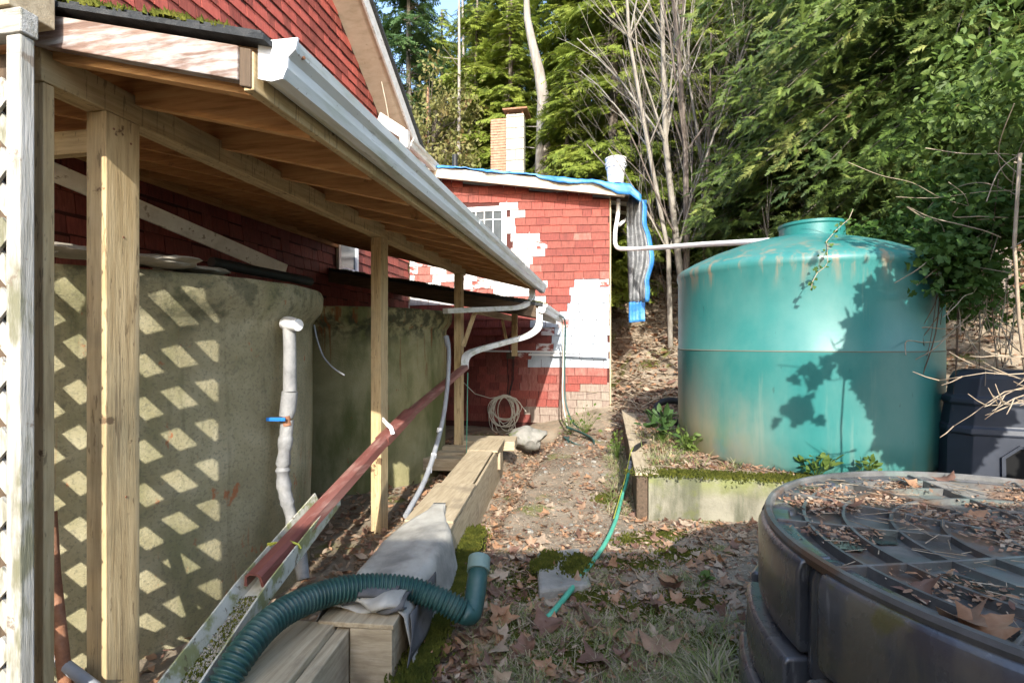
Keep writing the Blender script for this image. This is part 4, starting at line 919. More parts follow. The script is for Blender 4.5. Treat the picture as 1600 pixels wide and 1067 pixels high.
for k in range(ns):
    t0 = off_a + 2*PI*k/ns + .045; t1 = off_a + 2*PI*(k+1)/ns - .045
    bt.part('side_panel', seg(.93, R_, .47, bz-.012, t0, t1, rd=.045), BLKP, smooth=True, bevel=.010)
    bt.part('side_panel', seg(.93, R_+.045, .26, .455, t0+.0, t1-.0, rd=.02), BLKP, smooth=True, bevel=.010)
    bt.part('side_panel', seg(.93, R_+.075, -.1, .245, t0+.03, t1-.03, rd=.02), BLKP, smooth=True, bevel=.010)
    tc = off_a + 2*PI*k/ns
    bt.part('rounded_boss', M().lathe([(.075, .42), (.07, bz-.07), (.055, bz-.03), (.03, bz-.012), (.001, bz-.008)], (bc[0]+.955*math.cos(tc), bc[1]+.955*math.sin(tc)), 16), BLKP, smooth=True)
lidz = bz-.035
bt.part('lid', M().lathe([(1.0, bz-.05), (1.0, lidz), (.90, lidz-.002), (.3, lidz+.012), (.001, lidz+.014)], bc, 90), BLKT, smooth=True)
bt.part('rim', M().lathe([(.995, bz-.03), (.998, bz+.004), (1.006, bz+.012), (1.022, bz+.010), (1.028, bz-.004), (1.02, bz-.03)], bc, 120), BLKT, smooth=True)
for r in (.24, .42, .58, .74, .88):
    bt.part('ring_rib', M().lathe([(r-.008, lidz-.01), (r-.006, lidz+.032), (r+.006, lidz+.032), (r+.008, lidz-.01)], bc, 90), BLKT, smooth=True)
for k in range(14):
    t = 2*PI*k/14 + .12; r0 = .245 if k % 2 else .425; r1 = .99
    a = Vector((bc[0]+r0*math.cos(t), bc[1]+r0*math.sin(t), lidz+.011)); b = Vector((bc[0]+r1*math.cos(t), bc[1]+r1*math.sin(t), lidz+.011))
    bt.part('radial_rib', M().beam(a, b, .011, .046), BLKT, bevel=.003)
for k, (r, t, sr) in enumerate([(.66, 2.9, .06), (.81, 3.0, .06), (.65, 3.45, .07), (.12, 1, .1)]):
    q = (bc[0]+r*math.cos(t), bc[1]+r*math.sin(t))
    m = M(); m.add([(q[0], q[1], lidz+.0115)] + [(q[0]+sr*(1+.3*math.sin(3*a+k))*math.cos(a), q[1]+sr*(1+.3*math.cos(2*a+k))*math.sin(a), lidz+.011) for a in np.linspace(0, 2*PI, 24, endpoint=False)], [(0, 1+i, 1+(i+1) % 24) for i in range(24)])
    Thing('puddle', ['rainwater pool on the black tank lid nearest its left rim', 'small shallow pool between ribs of the black tank lid', 'rainwater pool in the near part of the black tank lid', 'rainwater pool at the centre of the black tank lid'][k], 'puddle', (q[0], q[1], lidz+.011), mesh=m, mat=PUDDLE)

# ------------------------------------------------------------------ odds and ends at the left
Thing('rusty_pole', 'rusty iron pole leaning behind the stud at lower left', 'pole', P(104, 1060, 1.9), mesh=M().tube([P(78, 800, 1.95), P(84, 900, 1.92), P(104, 1080, 1.88)], .022, 10), mat=RUST, smooth=True)
Thing('grey_conduit', 'grey pipe lying low between the stud and the first post', 'pipe', P(110, 1045, 1.9), mesh=M().tube([P(50, 985, 2.0), P(90, 1030, 1.9), P(150, 1075, 1.85)], .02, 10), mat=GREYP, smooth=True)
# unseen board blocker added behind the camera to shade the foreground
blk = Thing('shade_blocker', 'added board blocker out of view behind the viewpoint, shading the foreground', 'light blocker', (1.6, -2.6, 0))
for k in range(18):
    x = -1.36 + k*.37; blk.part('wall_board', M().box(x+.003, x+.365, -1.56+.008*(k % 2), -1.53+.008*(k % 2), -.1, 2.70), GRY['z'])
blk.part('roof', M().box(-1.42, 5.4, -3.9, -1.46, 2.73, 2.82), ASPH); blk.part('side_wall', M().box(-1.36, -1.33, -3.7, -1.57, -.1, 2.70), GRY['z']); blk.part('side_wall', M().box(5.27, 5.3, -3.7, -1.57, -.1, 2.70), GRY['z'])
blk.part('back_wall', M().box(-1.36, 5.3, -3.73, -3.705, -.1, 2.70), GRY['z'])

# ================================================================== vegetation
def cones(A_, B_, ra, rb, n=4):
    """many tapered sticks at once, arrays of end points"""
    A_ = np.asarray(A_); B_ = np.asarray(B_); d = nrm(B_-A_); h = np.where(np.abs(d[:, 2:3]) > .9, np.array([[1., 0, 0]]), np.array([[0, 0, 1.]]))
    x = nrm(np.cross(d, h)); y = np.cross(d, x); t = np.arange(n)*2*PI/n
    c = np.cos(t)[None, :, None]; s_ = np.sin(t)[None, :, None]; ring = x[:, None]*c + y[:, None]*s_
    V = np.concatenate([A_[:, None]+ring*np.asarray(ra)[:, None, None], B_[:, None]+ring*np.asarray(rb)[:, None, None]], 1)
    j = np.arange(n); k = (j+1) % n; F = np.stack([j, k, k+n, j+n], -1)[None] + (np.arange(len(A_))*2*n)[:, None, None]
    return V.reshape(-1, 3), F.reshape(-1, 4)
def conifer(H, R, nb, nf, seed, tpl, fs, t0=.12, droop=.5, shape=.8, down=.35):
    r = np.random.default_rng(seed)
    t = t0 + (1-t0)*r.random(nb)**.85; az = r.random(nb)*2*PI; L = R*(1-t)**shape*r.uniform(.55, 1.1, nb) + .15
    per = np.maximum(3, (nf*L/L.mean()).astype(int)); bi = np.repeat(np.arange(nb), per); s_ = r.random(len(bi))**.65*.95 + .05
    dirh = np.stack([np.cos(az), np.sin(az), np.zeros(nb)], 1)
    def bp(i, q): return np.stack([dirh[i, 0]*L[i]*q, dirh[i, 1]*L[i]*q, t[i]*H + L[i]*(.16*q - droop*q*q)], 1)
    pos = bp(bi, s_); side = np.stack([-dirh[bi, 1], dirh[bi, 0], np.zeros(len(bi))], 1)*r.choice([-1, 1], len(bi))[:, None]
    d = dirh[bi]*r.uniform(.2, 1, (len(bi), 1)) + side*r.uniform(.2, 1.1, (len(bi), 1)) + np.array([[0, 0, -1]])*r.uniform(down*.3, down*1.7, (len(bi), 1))
    n = np.array([[0, 0, 1.]]) + r.normal(0, .35, (len(bi), 3)) + dirh[bi]*.8
    V, F = inst(tpl[0], tpl[1], pos + r.normal(0, .05, pos.shape), d, n, fs*r.uniform(.55, 1.25, len(bi))*(.55+.45*np.minimum(1, L[bi]/R*2)))
    ids = np.arange(nb); a = bp(ids, np.zeros(nb)); b = bp(ids, np.full(nb, .5)); c = bp(ids, np.full(nb, .95))
    V2, F2 = cones(np.concatenate([a, b]), np.concatenate([b, c]), np.concatenate([.012+.010*L, .006+.004*L]), np.concatenate([.006+.004*L, np.full(nb, .004)]), 4)
    return V, F, V2, F2
def trunk_mesh(H, r0, seed, mat, lean=0, bend=None, n=12, knots_=True):
    m = M(); pts = []; rs = []
    for i in range(15):
        t = i/14; x = lean*t*H + .06*math.sin(t*5+seed)*H*.05
        if bend: x += bend(t)
        pts.append((x, .04*math.sin(t*4+seed*2), -0.6 + t*(H+.6))); rs.append(r0*(1.25-.25*min(1, t*12))*(1-.88*t**1.2)+.01)
    m.tube(pts, rs, n); me = bpy.data.meshes.new('trunk'); me.from_pydata(m.v, [], m.f); me.materials.append(mat)
    me.polygons.foreach_set('use_smooth', [True]*len(me.polygons)); return me
CR = {}
def crown_mesh(key, mat, *a, **k):
    V, F, V2, F2 = conifer(*a, **k); CR[key] = (np_mesh(key+'_foliage', V, F, mat), np_mesh(key+'_branches', V2, F2, BARK))
crown_mesh('cedar_a', F_CEDAR, 15, 2.9, 230, 26, 11, FR_B, .62, t0=.04, droop=.42, shape=.55)
crown_mesh('cedar_b', F_CEDAR, 12, 2.6, 190, 24, 12, FR_B, .58, t0=.03, droop=.45, shape=.5)
crown_mesh('fir_a', F_FIR, 22, 3.1, 300, 24, 13, FR_C, .75, t0=.10, droop=.28, shape=.6)
crown_mesh('fir_b', F_FIR, 19, 2.7, 250, 24, 14, FR_C, .7, t0=.22, droop=.25, shape=.55)
crown_mesh('young_cedar', F_NEAR, 4.5, 1.5, 120, 22, 15, FR_A, .38, t0=.02, droop=.4, shape=.6)
crown_mesh('cedar_c', F_NEAR, 14, 2.8, 230, 26, 21, FR_B, .6, t0=.02, droop=.45, shape=.45)
TR = {'cedar_a': trunk_mesh(15, .22, 1, BARK), 'cedar_b': trunk_mesh(12, .19, 2, BARK), 'fir_a': trunk_mesh(22, .28, 3, BARK), 'fir_b': trunk_mesh(19, .24, 4, SNAG),
      'young_cedar': trunk_mesh(4.4, .05, 5, BARK), 'cedar_c': trunk_mesh(14, .22, 6, BARK)}
def tree(kind, x, y, label, cat='tree', group=None, rz=None, sc=1.0, name=None):
    z = hgt(x, y)
    r = bpy.data.objects.new(name or (kind.rsplit('_', 1)[0] + '_tree' if kind != 'young_cedar' else 'young_cedar'), None); C.objects.link(r); r.location = (x, y, z-.05)
    r.rotation_euler = (0, 0, random.uniform(0, 6.28) if rz is None else rz); r.scale = (sc, sc, sc*random.uniform(.92, 1.1))
    r['label'] = label; r['category'] = cat
    if group: r['group'] = group
    link('trunk', TR[kind], parent=r); link('crown', CR[kind][0], parent=r); link('branches', CR[kind][1], parent=r)
    return r
# conspicuous ones first, then the crowd on the hillside
def atpx(px, T): return ((px-800)/800*T, T)
tree('fir_b', *atpx(640, 19), 'bushy green fir just right of the house gable', sc=.8)
tree('cedar_a', *atpx(905, 18.5), 'bright yellow-green cedar right of the bleached trunk behind the cabin')
tree('cedar_b', *atpx(960, 14.5), 'yellow-green cedar rising behind the white bucket', sc=.95)
tree('cedar_b', *atpx(745, 19), 'pale cedar behind the brick chimney')
tree('cedar_a', *atpx(1010, 15.5), 'yellow-green cedar directly behind the pinkish alder clump', sc=.85)
tree('cedar_a', *atpx(1065, 14), 'sunny yellow-green cedar straight behind the alder stems', sc=.8)
tree('cedar_b', *atpx(1170, 14.5), 'yellow-green cedar right of the alder clumps', sc=.75)
tree('cedar_b', *atpx(1115, 15), 'sunny cedar between the two alder clumps', sc=.8)
tree('cedar_b', *atpx(885, 14.8), 'low bright cedar hard against the back of the cabin roof', sc=.6)
tree('cedar_a', *atpx(800, 18), 'leafy light green cedar between the chimney and the bleached snag', sc=.8)
tree('fir_a', *atpx(805, 24), 'tall dark fir rising behind the chimney cap')
tree('cedar_a', *atpx(690, 27), 'slim light green cedar between the gable and the chimney')
tree('cedar_c', *atpx(1270, 12.5), 'dense dark cedar behind the green tank neck', sc=.9)
tree('cedar_c', *atpx(1150, 17), 'dark cedar standing behind the bare alder stems')
crowd = [(600, 30), (560, 24), (870, 30), (935, 25), (1010, 22), (1060, 26), (1100, 20), (1000, 31), (1190, 22), (1250, 18), (1320, 15), (1390, 13.5), (1450, 17), (1500, 13),
         (1560, 18), (1620, 14), (1350, 22), (1130, 30), (1240, 28), (780, 36), (680, 38), (850, 40), (740, 33), (950, 38), (640, 34), (1420, 24), (1050, 38), (900, 34), (1180, 36), (520, 32), (1700, 13), (1780, 18), (450, 38), (620, 24), (715, 45), (820, 47), (1100, 45), (990, 27), (1300, 30)]
kinds = ['cedar_a', 'fir_a', 'cedar_b', 'cedar_b', 'fir_b', 'cedar_a']
for i, (px, T) in enumerate(crowd):
    k = kinds[i % 6] if px < 1200 else ['cedar_c', 'cedar_a', 'fir_a', 'cedar_c'][i % 4]
    where = 'beyond the house gable' if px < 700 else 'beyond the chimney' if px < 830 else 'beyond the bleached snag' if px < 960 else 'beyond the alder clumps' if px < 1200 else 'above the green tank' if px < 1450 else 'at the far right'
    lab = ('dark tall fir in the woods ' if k.startswith('fir') else 'green cedar in the woods ') + where + (', deep in the crowd' if T > 29 else '')
    tree(k, *atpx(px, T), lab, group='firs crowding the hillside' if k.startswith('fir') else 'cedars crowding the hillside', sc=random.uniform(.85, 1.15))
for i, (px, T, lab) in enumerate([(1190, 10.5, 'young cedar beneath the alder to the left of the tank neck'), (1400, 8.8, 'young cedar behind the right shoulder of the green tank'), (1290, 10.4, 'young cedar directly behind the tank neck'), (1120, 14, 'young cedar far behind the alder clump')]):
    tree('young_cedar', *atpx(px, T), lab, sc=random.uniform(.85, 1.1))
# trees beyond the frame on the right, and behind the viewpoint nothing
# olive broadleaf trees by the gable
def broadleaf(H, R, nc, nl, seed, size, tplx, z0f=.2):
    r = np.random.default_rng(seed); c = r.normal(0, 1, (nc, 3)); c = nrm(c)*r.random((nc, 1))**.4; c = c*np.array([[R, R, H*(1-z0f)/2]]) + np.array([[0, 0, H*(1+z0f)/2]])
    bi = np.repeat(np.arange(nc), nl); p = c[bi] + r.normal(0, R*.11, (len(bi), 3)); d = r.normal(0, 1, (len(bi), 3)); d[:, 2] -= .4
    n = r.normal(0, .6, (len(bi), 3)) + np.array([[0, -.4, .8]]); V, F = inst(tplx[0], tplx[1], p, d, n, size*r.uniform(.6, 1.3, len(bi)))
    st = np.stack([np.zeros(nc), np.zeros(nc), np.clip(c[:, 2]-r.uniform(.5, 2.5, nc)*H*.15, .5, None)], 1)
    V2, F2 = cones(st, c, np.full(nc, .02+H*.002), np.full(nc, .006), 4); return V, F, V2, F2
V, F, V2, F2 = broadleaf(11, 2.3, 260, 55, 31, .17, LEAF); CR['arbutus'] = (np_mesh('arbutus_foliage', V, F, F_ARB), np_mesh('arbutus_branches', V2, F2, BARK)); TR['arbutus'] = trunk_mesh(10, .16, 8, mk('arbutus_bark', [(.22,.11,.06), (.34,.19,.11)], scale=6))
tree('arbutus', *atpx(668, 17.5), 'olive and russet leaved arbutus beside the house gable', name='arbutus_tree', sc=.95)
tree('arbutus', *atpx(1025, 21), 'russet tinged arbutus deep in the trees behind the bucket', name='arbutus_tree', sc=.8)
# bleached snag and pale poles
def pole(name, px, T, H, r0, label, mat, lean=0, bend=None, twigs=14, seed=1):
    x, y = atpx(px, T); r = bpy.data.objects.new(name, None); C.objects.link(r); r.location = (x, y, hgt(x, y)); r['label'] = label; r['category'] = 'tree'
    link('trunk', trunk_mesh(H, r0, seed, mat, lean, bend), parent=r)
    rr = np.random.default_rng(seed); n = twigs; zt = rr.uniform(.15, .9, n)*H; az = rr.uniform(0, 6.28, n); Lg = rr.uniform(.4, 1.4, n)
    a = np.stack([lean*zt + (np.array([bend(q/H) for q in zt]) if bend else 0), zt*0, zt], 1); b = a + np.stack([np.cos(az)*Lg, np.sin(az)*Lg, rr.uniform(-.3, .3, n)], 1)
    V, F = cones(a, b, np.full(n, .022), np.full(n, .006), 4); link('branches', np_mesh('branches', V, F, mat), parent=r); return r
pole('bleached_snag', 851, 15.5, 10.5, .36, 'thick bleached snag with a kinked top standing behind the cabin roof', SNAG, lean=-.004, bend=lambda t: -.55*sstep(.62, .9, t), seed=3)
for k, (px, T, H, r0, lab) in enumerate([(716, 17, 15, .075, 'slender pale trunk nearest the left of the chimney'), (724, 21, 17, .08, 'thin white trunk behind the slender pale one left of the chimney'), (1208-130, 20, 14, .10, 'grey trunk behind the alder clump'),
                         (1182, 17, 14, .09, 'pale straight trunk right of the alder clump'), (978, 22, 15, .11, 'shaded trunk above the white bucket'), (900, 26, 16, .12, 'dim trunk right of the bleached snag'), (788, 20, 16, .13, 'dark trunk just left of the bleached snag')]):
    pole('slender_tree', px, T, H, r0, lab, SNAG if k < 4 else BARK, lean=random.uniform(-.01, .01), seed=k+11)
pole('ivy_hung_trunk', 1232, 12.2, 13, .30, 'broad dark trunk hung with dead twigs above the green tank', BARK, twigs=160, seed=41)

# bare alders
def grow(m, p, d, L, r, depth, rr, up=.25):
    n = 4; pts = [p]; q = p.copy(); dd = d.copy()
    for i in range(n):
        dd = (dd + Vector((rr.gauss(0, .07), rr.gauss(0, .07), rr.gauss(0, .05)+up*.12))).normalized(); q = q + dd*L/n; pts.append(q.copy())
    m.tube(pts, [lerp(r, r*.45, i/n) for i in range(n+1)], 5 if r > .015 else 3, caps=False)
    if depth == 0: return
    k = {3: 8, 2: 4, 1: 2}[depth]
    for j in range(k):
        t = rr.uniform(.18, 1); a = pts[min(n, int(t*n))]; ax = Vector((rr.gauss(0, 1), rr.gauss(0, 1), rr.gauss(0, .5))).normalized()
        nd = (dd + ax*rr.uniform(.45, .95)).normalized(); nd.z = abs(nd.z)*.9+.35
        grow(m, a, nd, L*rr.uniform(.28, .55), max(.003, r*.34), depth-1, rr, up)
def alder(px, T, label, stems, Ls, seed, r0=.07, spread=.16, cut=3):
    x, y = atpx(px, T); z = hgt(x, y); rr = random.Random(seed); t = Thing('bare_alder', label, 'tree', (x, y, z))
    for s_ in range(stems):
        m = M(); d = Vector((rr.gauss(0, spread), rr.gauss(0, spread), 1)).normalized(); o = Vector((x+rr.uniform(-.25, .25), y+rr.uniform(-.25, .25), z-.2))
        grow(m, o, d, Ls*rr.uniform(.75, 1.1), r0*rr.uniform(.5, 1.1), cut, rr)
        t.part('stem', m, ALDER if s_ % 3 else BARK, smooth='all')
alder(1062, 10.6, 'clump of bare alder stems with pinkish bark right of the hanging tarp', 3, 8.5, 5, .075, .045)
alder(1103, 11.2, 'pair of slim pale alder stems leaning over the downpipe', 2, 8, 6, .042, .06)
alder(1150, 13, 'thin bare alder behind the leaning clump', 2, 7, 9, .032, .12)
alder(1040, 12.6, 'sheaf of thin whippy stems between the tarp and the alders', 3, 6, 10, .018, .22)
alder(1130, 11.8, 'sheaf of thin arching stems right of the alder pair', 3, 6, 17, .016, .3)
alder(1010, 13.5, 'spindly bare sapling behind the white bucket', 3, 5, 15, .018, .3)
alder(925, 17, 'bare twiggy sapling between the snag and the bucket', 3, 6, 23, .02, .25)
alder(760, 19, 'bare twiggy sapling behind the brick chimney', 4, 5, 12, .026, .35)
alder(1230, 9.5, 'low bare bush arching behind the tank neck', 6, 2.4, 19, .022, .6)

# big cedar boughs hanging over the right side
def boughs(seed, org, n, Lr, nf, az, tpl, fs, down=.35, zr=(0, 5), droop=.62):
    r = np.random.default_rng(seed); t = r.random(n); a = r.uniform(az[0], az[1], n); L = r.uniform(Lr[0], Lr[1], n)
    dh = np.stack([np.cos(a), np.sin(a), np.zeros(n)], 1); z = zr[0] + (zr[1]-zr[0])*t
    per = (nf*L/L.mean()).astype(int); bi = np.repeat(np.arange(n), per); s_ = r.random(len(bi))**.7
    def bp(i, q): return np.array([org]) + dh[i]*(L[i]*q)[:, None] + np.stack([0*q, 0*q, z[i] + L[i]*(.22*q-droop*q*q)], 1)
    pos = bp(bi, s_); sd_ = np.stack([-dh[bi, 1], dh[bi, 0], 0*s_], 1)*r.choice([-1, 1], len(bi))[:, None]
    pos = pos + sd_*(r.random(len(bi))*.42)[:, None] + r.normal(0, .07, pos.shape)
    pos[:, 2] -= r.random(len(bi))*.15
    d = dh[bi]*r.uniform(.5, 1.1, (len(bi), 1)) + sd_*r.uniform(.1, .9, (len(bi), 1)) - np.array([[0, 0, 1.]])*r.uniform(down*.1, down*2.6, (len(bi), 1)) + r.normal(0, .35, (len(bi), 3))
    nn = np.array([[0, -.75, .8]]) + r.normal(0, .4, (len(bi), 3)); V, F = inst(tpl[0], tpl[1], pos, d, nn, fs*r.uniform(.6, 1.25, len(bi)))
    i = np.arange(n); st = [bp(i, np.full(n, q)) for q in (0, .35, .7, 1)]
    V2, F2 = cones(np.concatenate(st[:3]), np.concatenate(st[1:]), np.concatenate([.008*L, .004*L, .0022*L]), np.concatenate([.004*L, .0022*L, np.full(n, .003)]), 4)
    return V, F, V2, F2
def bigcedar(x, y, label, seed, n, Lr, nf, az, zr, fs, mat, tr=.3):
    z = hgt(x, y); r_ = bpy.data.objects.new('overhanging_cedar', None); C.objects.link(r_); r_.location = (x, y, z); r_['label'] = label; r_['category'] = 'tree'
    V, F, V2, F2 = boughs(seed, (0, 0, 0), n, Lr, nf, az, FR_A, fs, zr=zr)
    link('trunk', trunk_mesh(12, tr, seed, BARK), parent=r_); link('crown', np_mesh('crown', V, F, mat), parent=r_); link('branches', np_mesh('branches', V2, F2, BARK), parent=r_)
bigcedar(7.6, 8.2, 'large cedar with bright drooping sprays hanging over the green tank from the right', 51, 230, (1.4, 4.5), 150, (PI*.62, PI*1.45), (2.0, 8.5), .235, F_NEAR)
bigcedar(6.6, 6.0, 'second cedar at the far right with sprays reaching above the tank', 52, 70, (.9, 2.3), 110, (PI*.6, PI*1.5), (2.3, 6.0), .22, F_SHR, .16)
bigcedar(9.5, 12.5, 'tall shaded cedar between the ivy hung trunk and the overhanging cedar', 53, 170, (1.6, 4.8), 110, (PI*.6, PI*1.5), (1.2, 9.5), .30, F_CEDAR)

# leafy shrub and ivy at the right edge, throwing its shadow over the tank
def leafmass(name, label, cat, cent, seed, size, tplx, mat, stems=(), spread=.12, kind=None, upn=(0, -.5, .7)):
    r = np.random.default_rng(seed); P_ = []
    for (c, rad, n) in cent:
        q = nrm(r.normal(0, 1, (n, 3)))*(r.random((n, 1))**.55)*np.array([rad]) + np.array([c]); P_.append(q)
    p = np.concatenate(P_); k = np.array([noise.noise(Vector(q)*1.7) for q in p]) > -.16; p = p[k]
    d = r.normal(0, 1, p.shape); d[:, 2] -= .5; n = r.normal(0, .5, p.shape) + np.array([upn]); base = Vector(cent[0][0])
    V, F = inst(tplx[0], tplx[1], p-np.array([list(base)]), d, n, size*r.uniform(.5, 1.3, len(p)))
    o = bpy.data.objects.new(name, None); C.objects.link(o); o.location = base; o['label'] = label; o['category'] = cat
    link('leaves', np_mesh('leaves', V, F, mat), parent=o)
    if stems:
        m = M()
        for pts, rad in stems: m.tube([Vector(q)-base for q in spline([Vector(z_) for z_ in pts], 5)], rad, 5)
        me = bpy.data.meshes.new('stems'); me.from_pydata(m.v, [], m.f); me.materials.append(TWIG); link('stems', me, parent=o)
    return o
rs_ = random.Random(5)
def sprays(c, n, L, rs=rs_, d0=(-.6, -.1, .2)):
    out = []
    for k in range(n):
        p = Vector(c) + Vector((rs.gauss(0, .15), rs.gauss(0, .15), rs.gauss(0, .15))); d = Vector(d0) + Vector((rs.gauss(0, .5), rs.gauss(0, .4), rs.gauss(0, .5))); pts = [p]
        for i in range(4): d = (d + Vector((rs.gauss(0, .4), rs.gauss(0, .3), rs.gauss(0, .4)-.05))).normalized(); pts.append(pts[-1]+d*L/4)
        out.append((pts, .0025+.0025*rs.random()))
    return out
leafmass('ivy_tangle', 'tangle of ivy and twigs spilling over the right shoulder of the green tank', 'ivy',
         [((3.45, 4.12, 2.22), (.38, .16, .13), 520), ((3.72, 4.2, 2.05), (.26, .2, .32), 700), ((3.95, 4.4, 2.45), (.55, .4, .38), 1700), ((4.35, 4.75, 1.95), (.42, .4, .35), 900), ((4.5, 5.0, 2.9), (.7, .6, .5), 1900), ((3.25, 4.05, 2.05), (.2, .1, .2), 70), ((3.9, 5.2, 2.62), (.7, .4, .2), 900)],
         61, .06, IVY, F_IVY, sprays((3.9, 4.3, 2.2), 16, .7) + sprays((3.95, 4.35, 1.9), 26, .8, d0=(-.2, -.1, -.9)))
leafmass('leafy_shrub', 'sunlit leafy shrub filling the upper right corner of the view', 'shrub',
         [((4.6, 4.3, 3.5), (1.0, 1.0, 1.1), 5200), ((4.5, 3.9, 2.55), (.6, .8, .55), 1800), ((3.9, 3.2, 3.2), (.5, .6, .7), 1500), ((5.4, 5.2, 3.6), (1.3, 1.2, 1.6), 4200), ((3.6, 3.0, 2.35), (.28, .3, .3), 420)],
         62, .085, LEAF, F_SHR, sprays((4.3, 3.9, 2.6), 16, 1.1) + sprays((3.9, 3.2, 2.4), 6, .9))
leafmass('tank_shade_foliage', 'ivy leaf mass just beyond the right edge, placed to shade the green tank', 'shrub',
         [((3.3, 1.95, 2.5), (1.0, .3, .5), 4200), ((4.2, 2.0, 2.6), (.65, .3, .9), 4200), ((4.0, 1.95, 3.3), (.75, .3, .55), 3400), ((3.85, 1.95, 2.05), (.9, .3, .45), 3200), ((3.95, 1.9, 1.5), (.7, .3, .35), 1500), ((2.5, 1.95, 2.5), (.42, .2, .35), 330), ((4.2, 1.95, 4.1), (.6, .3, .5), 900)],
         66, .12, IVY, F_IVY, sprays((3.2, 1.95, 2.4), 6, .8) + [([(5.0, 2.0, 0), (4.9, 2.0, 1.0), (4.6, 1.95, 2.0), (4.4, 1.95, 3.0), (4.3, 1.95, 4.0)], .035)])  # leaf mass out of frame, shaped to cast shade on the green tank
leafmass('overhead_ivy_branch', 'ivy branch arching in from the right edge above the black tank', 'ivy',
         [((3.2, 2.3, 2.75), (.45, .35, .40), 420), ((3.3, 2.6, 2.2), (.35, .3, .25), 200), ((3.0, 2.45, 3.2), (.5, .35, .4), 420)],
         63, .10, IVY, F_IVY, sprays((3.3, 2.4, 2.5), 6, .6))
# dead pale twigs pointing in at right
dt = M()
for k in range(9):
    p = P(1640, rs_.uniform(520, 640), 2.7); d = Vector((-1, rs_.gauss(0, .2), rs_.uniform(-.45, .15))).normalized(); L = rs_.uniform(.25, .62); pts = [p]
    for i in range(5):
        d = (d + Vector((rs_.gauss(0, .16), rs_.gauss(0, .12), rs_.gauss(0, .16)))).normalized(); pts.append(pts[-1]+d*L/5)
        if rs_.random() < .6: q = pts[-1]; e = (d + Vector((0, rs_.gauss(0, .3), rs_.gauss(0, .8)))).normalized(); dt.tube([q, q+e*.06, q+e*.12+Vector((0, 0, .01))], [.004, .003, .002], 4)
    dt.tube(pts, [.005, .004, .0035, .003, .002, .0015], 5)
dt.tube([P(1594, 240, 2.8), P(1585, 380, 2.8), P(1592, 500, 2.75), P(1610, 640, 2.7)], .009, 6)
Thing('dead_twigs', 'pale leafless twigs poking in from the right edge over the dark housing', 'twigs', P(1600, 600, 2.7), mesh=dt, mat=TWIG, smooth='all')
hv = [([P(1500, 430, 4.3), P(1495, 560, 4.3), P(1490, 640, 4.25), P(1500, 735, 4.2)], .006), ([P(1560, 280, 4.2), P(1548, 420, 4.2), P(1560, 600, 4.2), P(1575, 700, 4.2)], .005), ([P(1470, 440, 4.35), P(1462, 520, 4.3), P(1440, 590, 4.3)], .005)]
for k in range(16): x = rs_.uniform(1440, 1600); y = rs_.uniform(380, 460); hv.append(([P(x, y, 4.35), P(x-10+rs_.uniform(-20, 20), y+60, 4.32), P(x-rs_.uniform(0, 50), y+rs_.uniform(90, 180), 4.3)], .003))
m = M()
for pts, r in hv: m.tube(spline([Vector(q) for q in pts], 4), r, 4)
Thing('hanging_vines', 'thin bare vines hanging down between the green tank and the dark housing', 'vines', P(1500, 735, 4.2), mesh=m, mat=mk('brown_vine', [(.10,.06,.04), (.18,.12,.08)]), smooth='all')
# ivy strand over the tank dome
r = np.random.default_rng(3); q = np.array([list(P(lerp(1322, 1266, t), lerp(330, 452, t), lerp(4.9, 4.14, min(1, t*1.6)))) for t in np.linspace(0, 1, 34)]) + r.normal(0, .018, (34, 3))
V, F = inst(IVY[0], IVY[1], q, r.normal(0, 1, q.shape), r.normal(0, .4, q.shape)+np.array([[0, -1, .3]]), r.uniform(.02, .045, 34))
iv = Thing('ivy_strand', 'thin ivy strand trailing down the front of the green tank dome', 'ivy', P(1290, 380, 4.3)); o_ = link('leaves', np_mesh('leaves', V-np.array([list(P(1290, 380, 4.3))]), F, F_IVY), parent=iv.o)
iv.part('stem', M().tube([Vector(z_) for z_ in q[::3]], .003, 4), TWIG)

# small plants
def plant(px, py, T, label, n, size, seed, hgt_=.2, mat=None, name='small_plant', tplx=LEAF):
    r = np.random.default_rng(seed); c = P(px, py, T); zb = max(hgt(c.x, c.y), c.z-hgt_*1.5); q = r.normal(0, 1, (n, 3))*np.array([[hgt_*.35, hgt_*.3, hgt_*.3]]) + np.array([[0, 0, c.z-zb]])
    o = bpy.data.objects.new(name, None); C.objects.link(o); o.location = (c.x, c.y, zb); o['label'] = label; o['category'] = 'plant'
    d = q*np.array([[1, 1, .4]])+r.normal(0, .05, q.shape); V, F = inst(tplx[0], tplx[1], q, d, np.array([[0, -.3, 1.]])+r.normal(0, .4, q.shape), size*r.uniform(.6, 1.2, n)); link('leaves', np_mesh('leaves', V, F, mat or F_SHR), parent=o)
    V, F = cones(np.zeros((n, 3)), q, np.full(n, .003), np.full(n, .0015), 3); link('stems', np_mesh('stems', V, F, F_SHR), parent=o)
plant(1035, 660, 5.6, 'dark glossy leaved plant by the left foot of the green tank', 46, .15, 1, .26, F_FIR)
plant(1075, 690, 5.1, 'light green weeds at the terrace edge below the tank', 60, .07, 2, .2)
plant(1275, 725, 4.25, 'pale green broad leaved weed on the retaining wall', 26, .09, 4, .14)
plant(1360, 728, 4.1, 'green weed at the right end of the retaining wall', 26, .08, 5, .12)
plant(915, 655, 9.0, 'thin green weed growing at the cabin corner', 40, .08, 6, .4)
plant(893, 660, 9.0, 'small weed left of the cabin corner weed', 24, .07, 7, .3)
plant(1100, 905, 2.9+.3, 'small bright green rosette in the shaded grass', 16, .06, 8, .06)
plant(965, 690, 6.6, 'green weeds against the timber kerb', 30, .07, 9, .2)
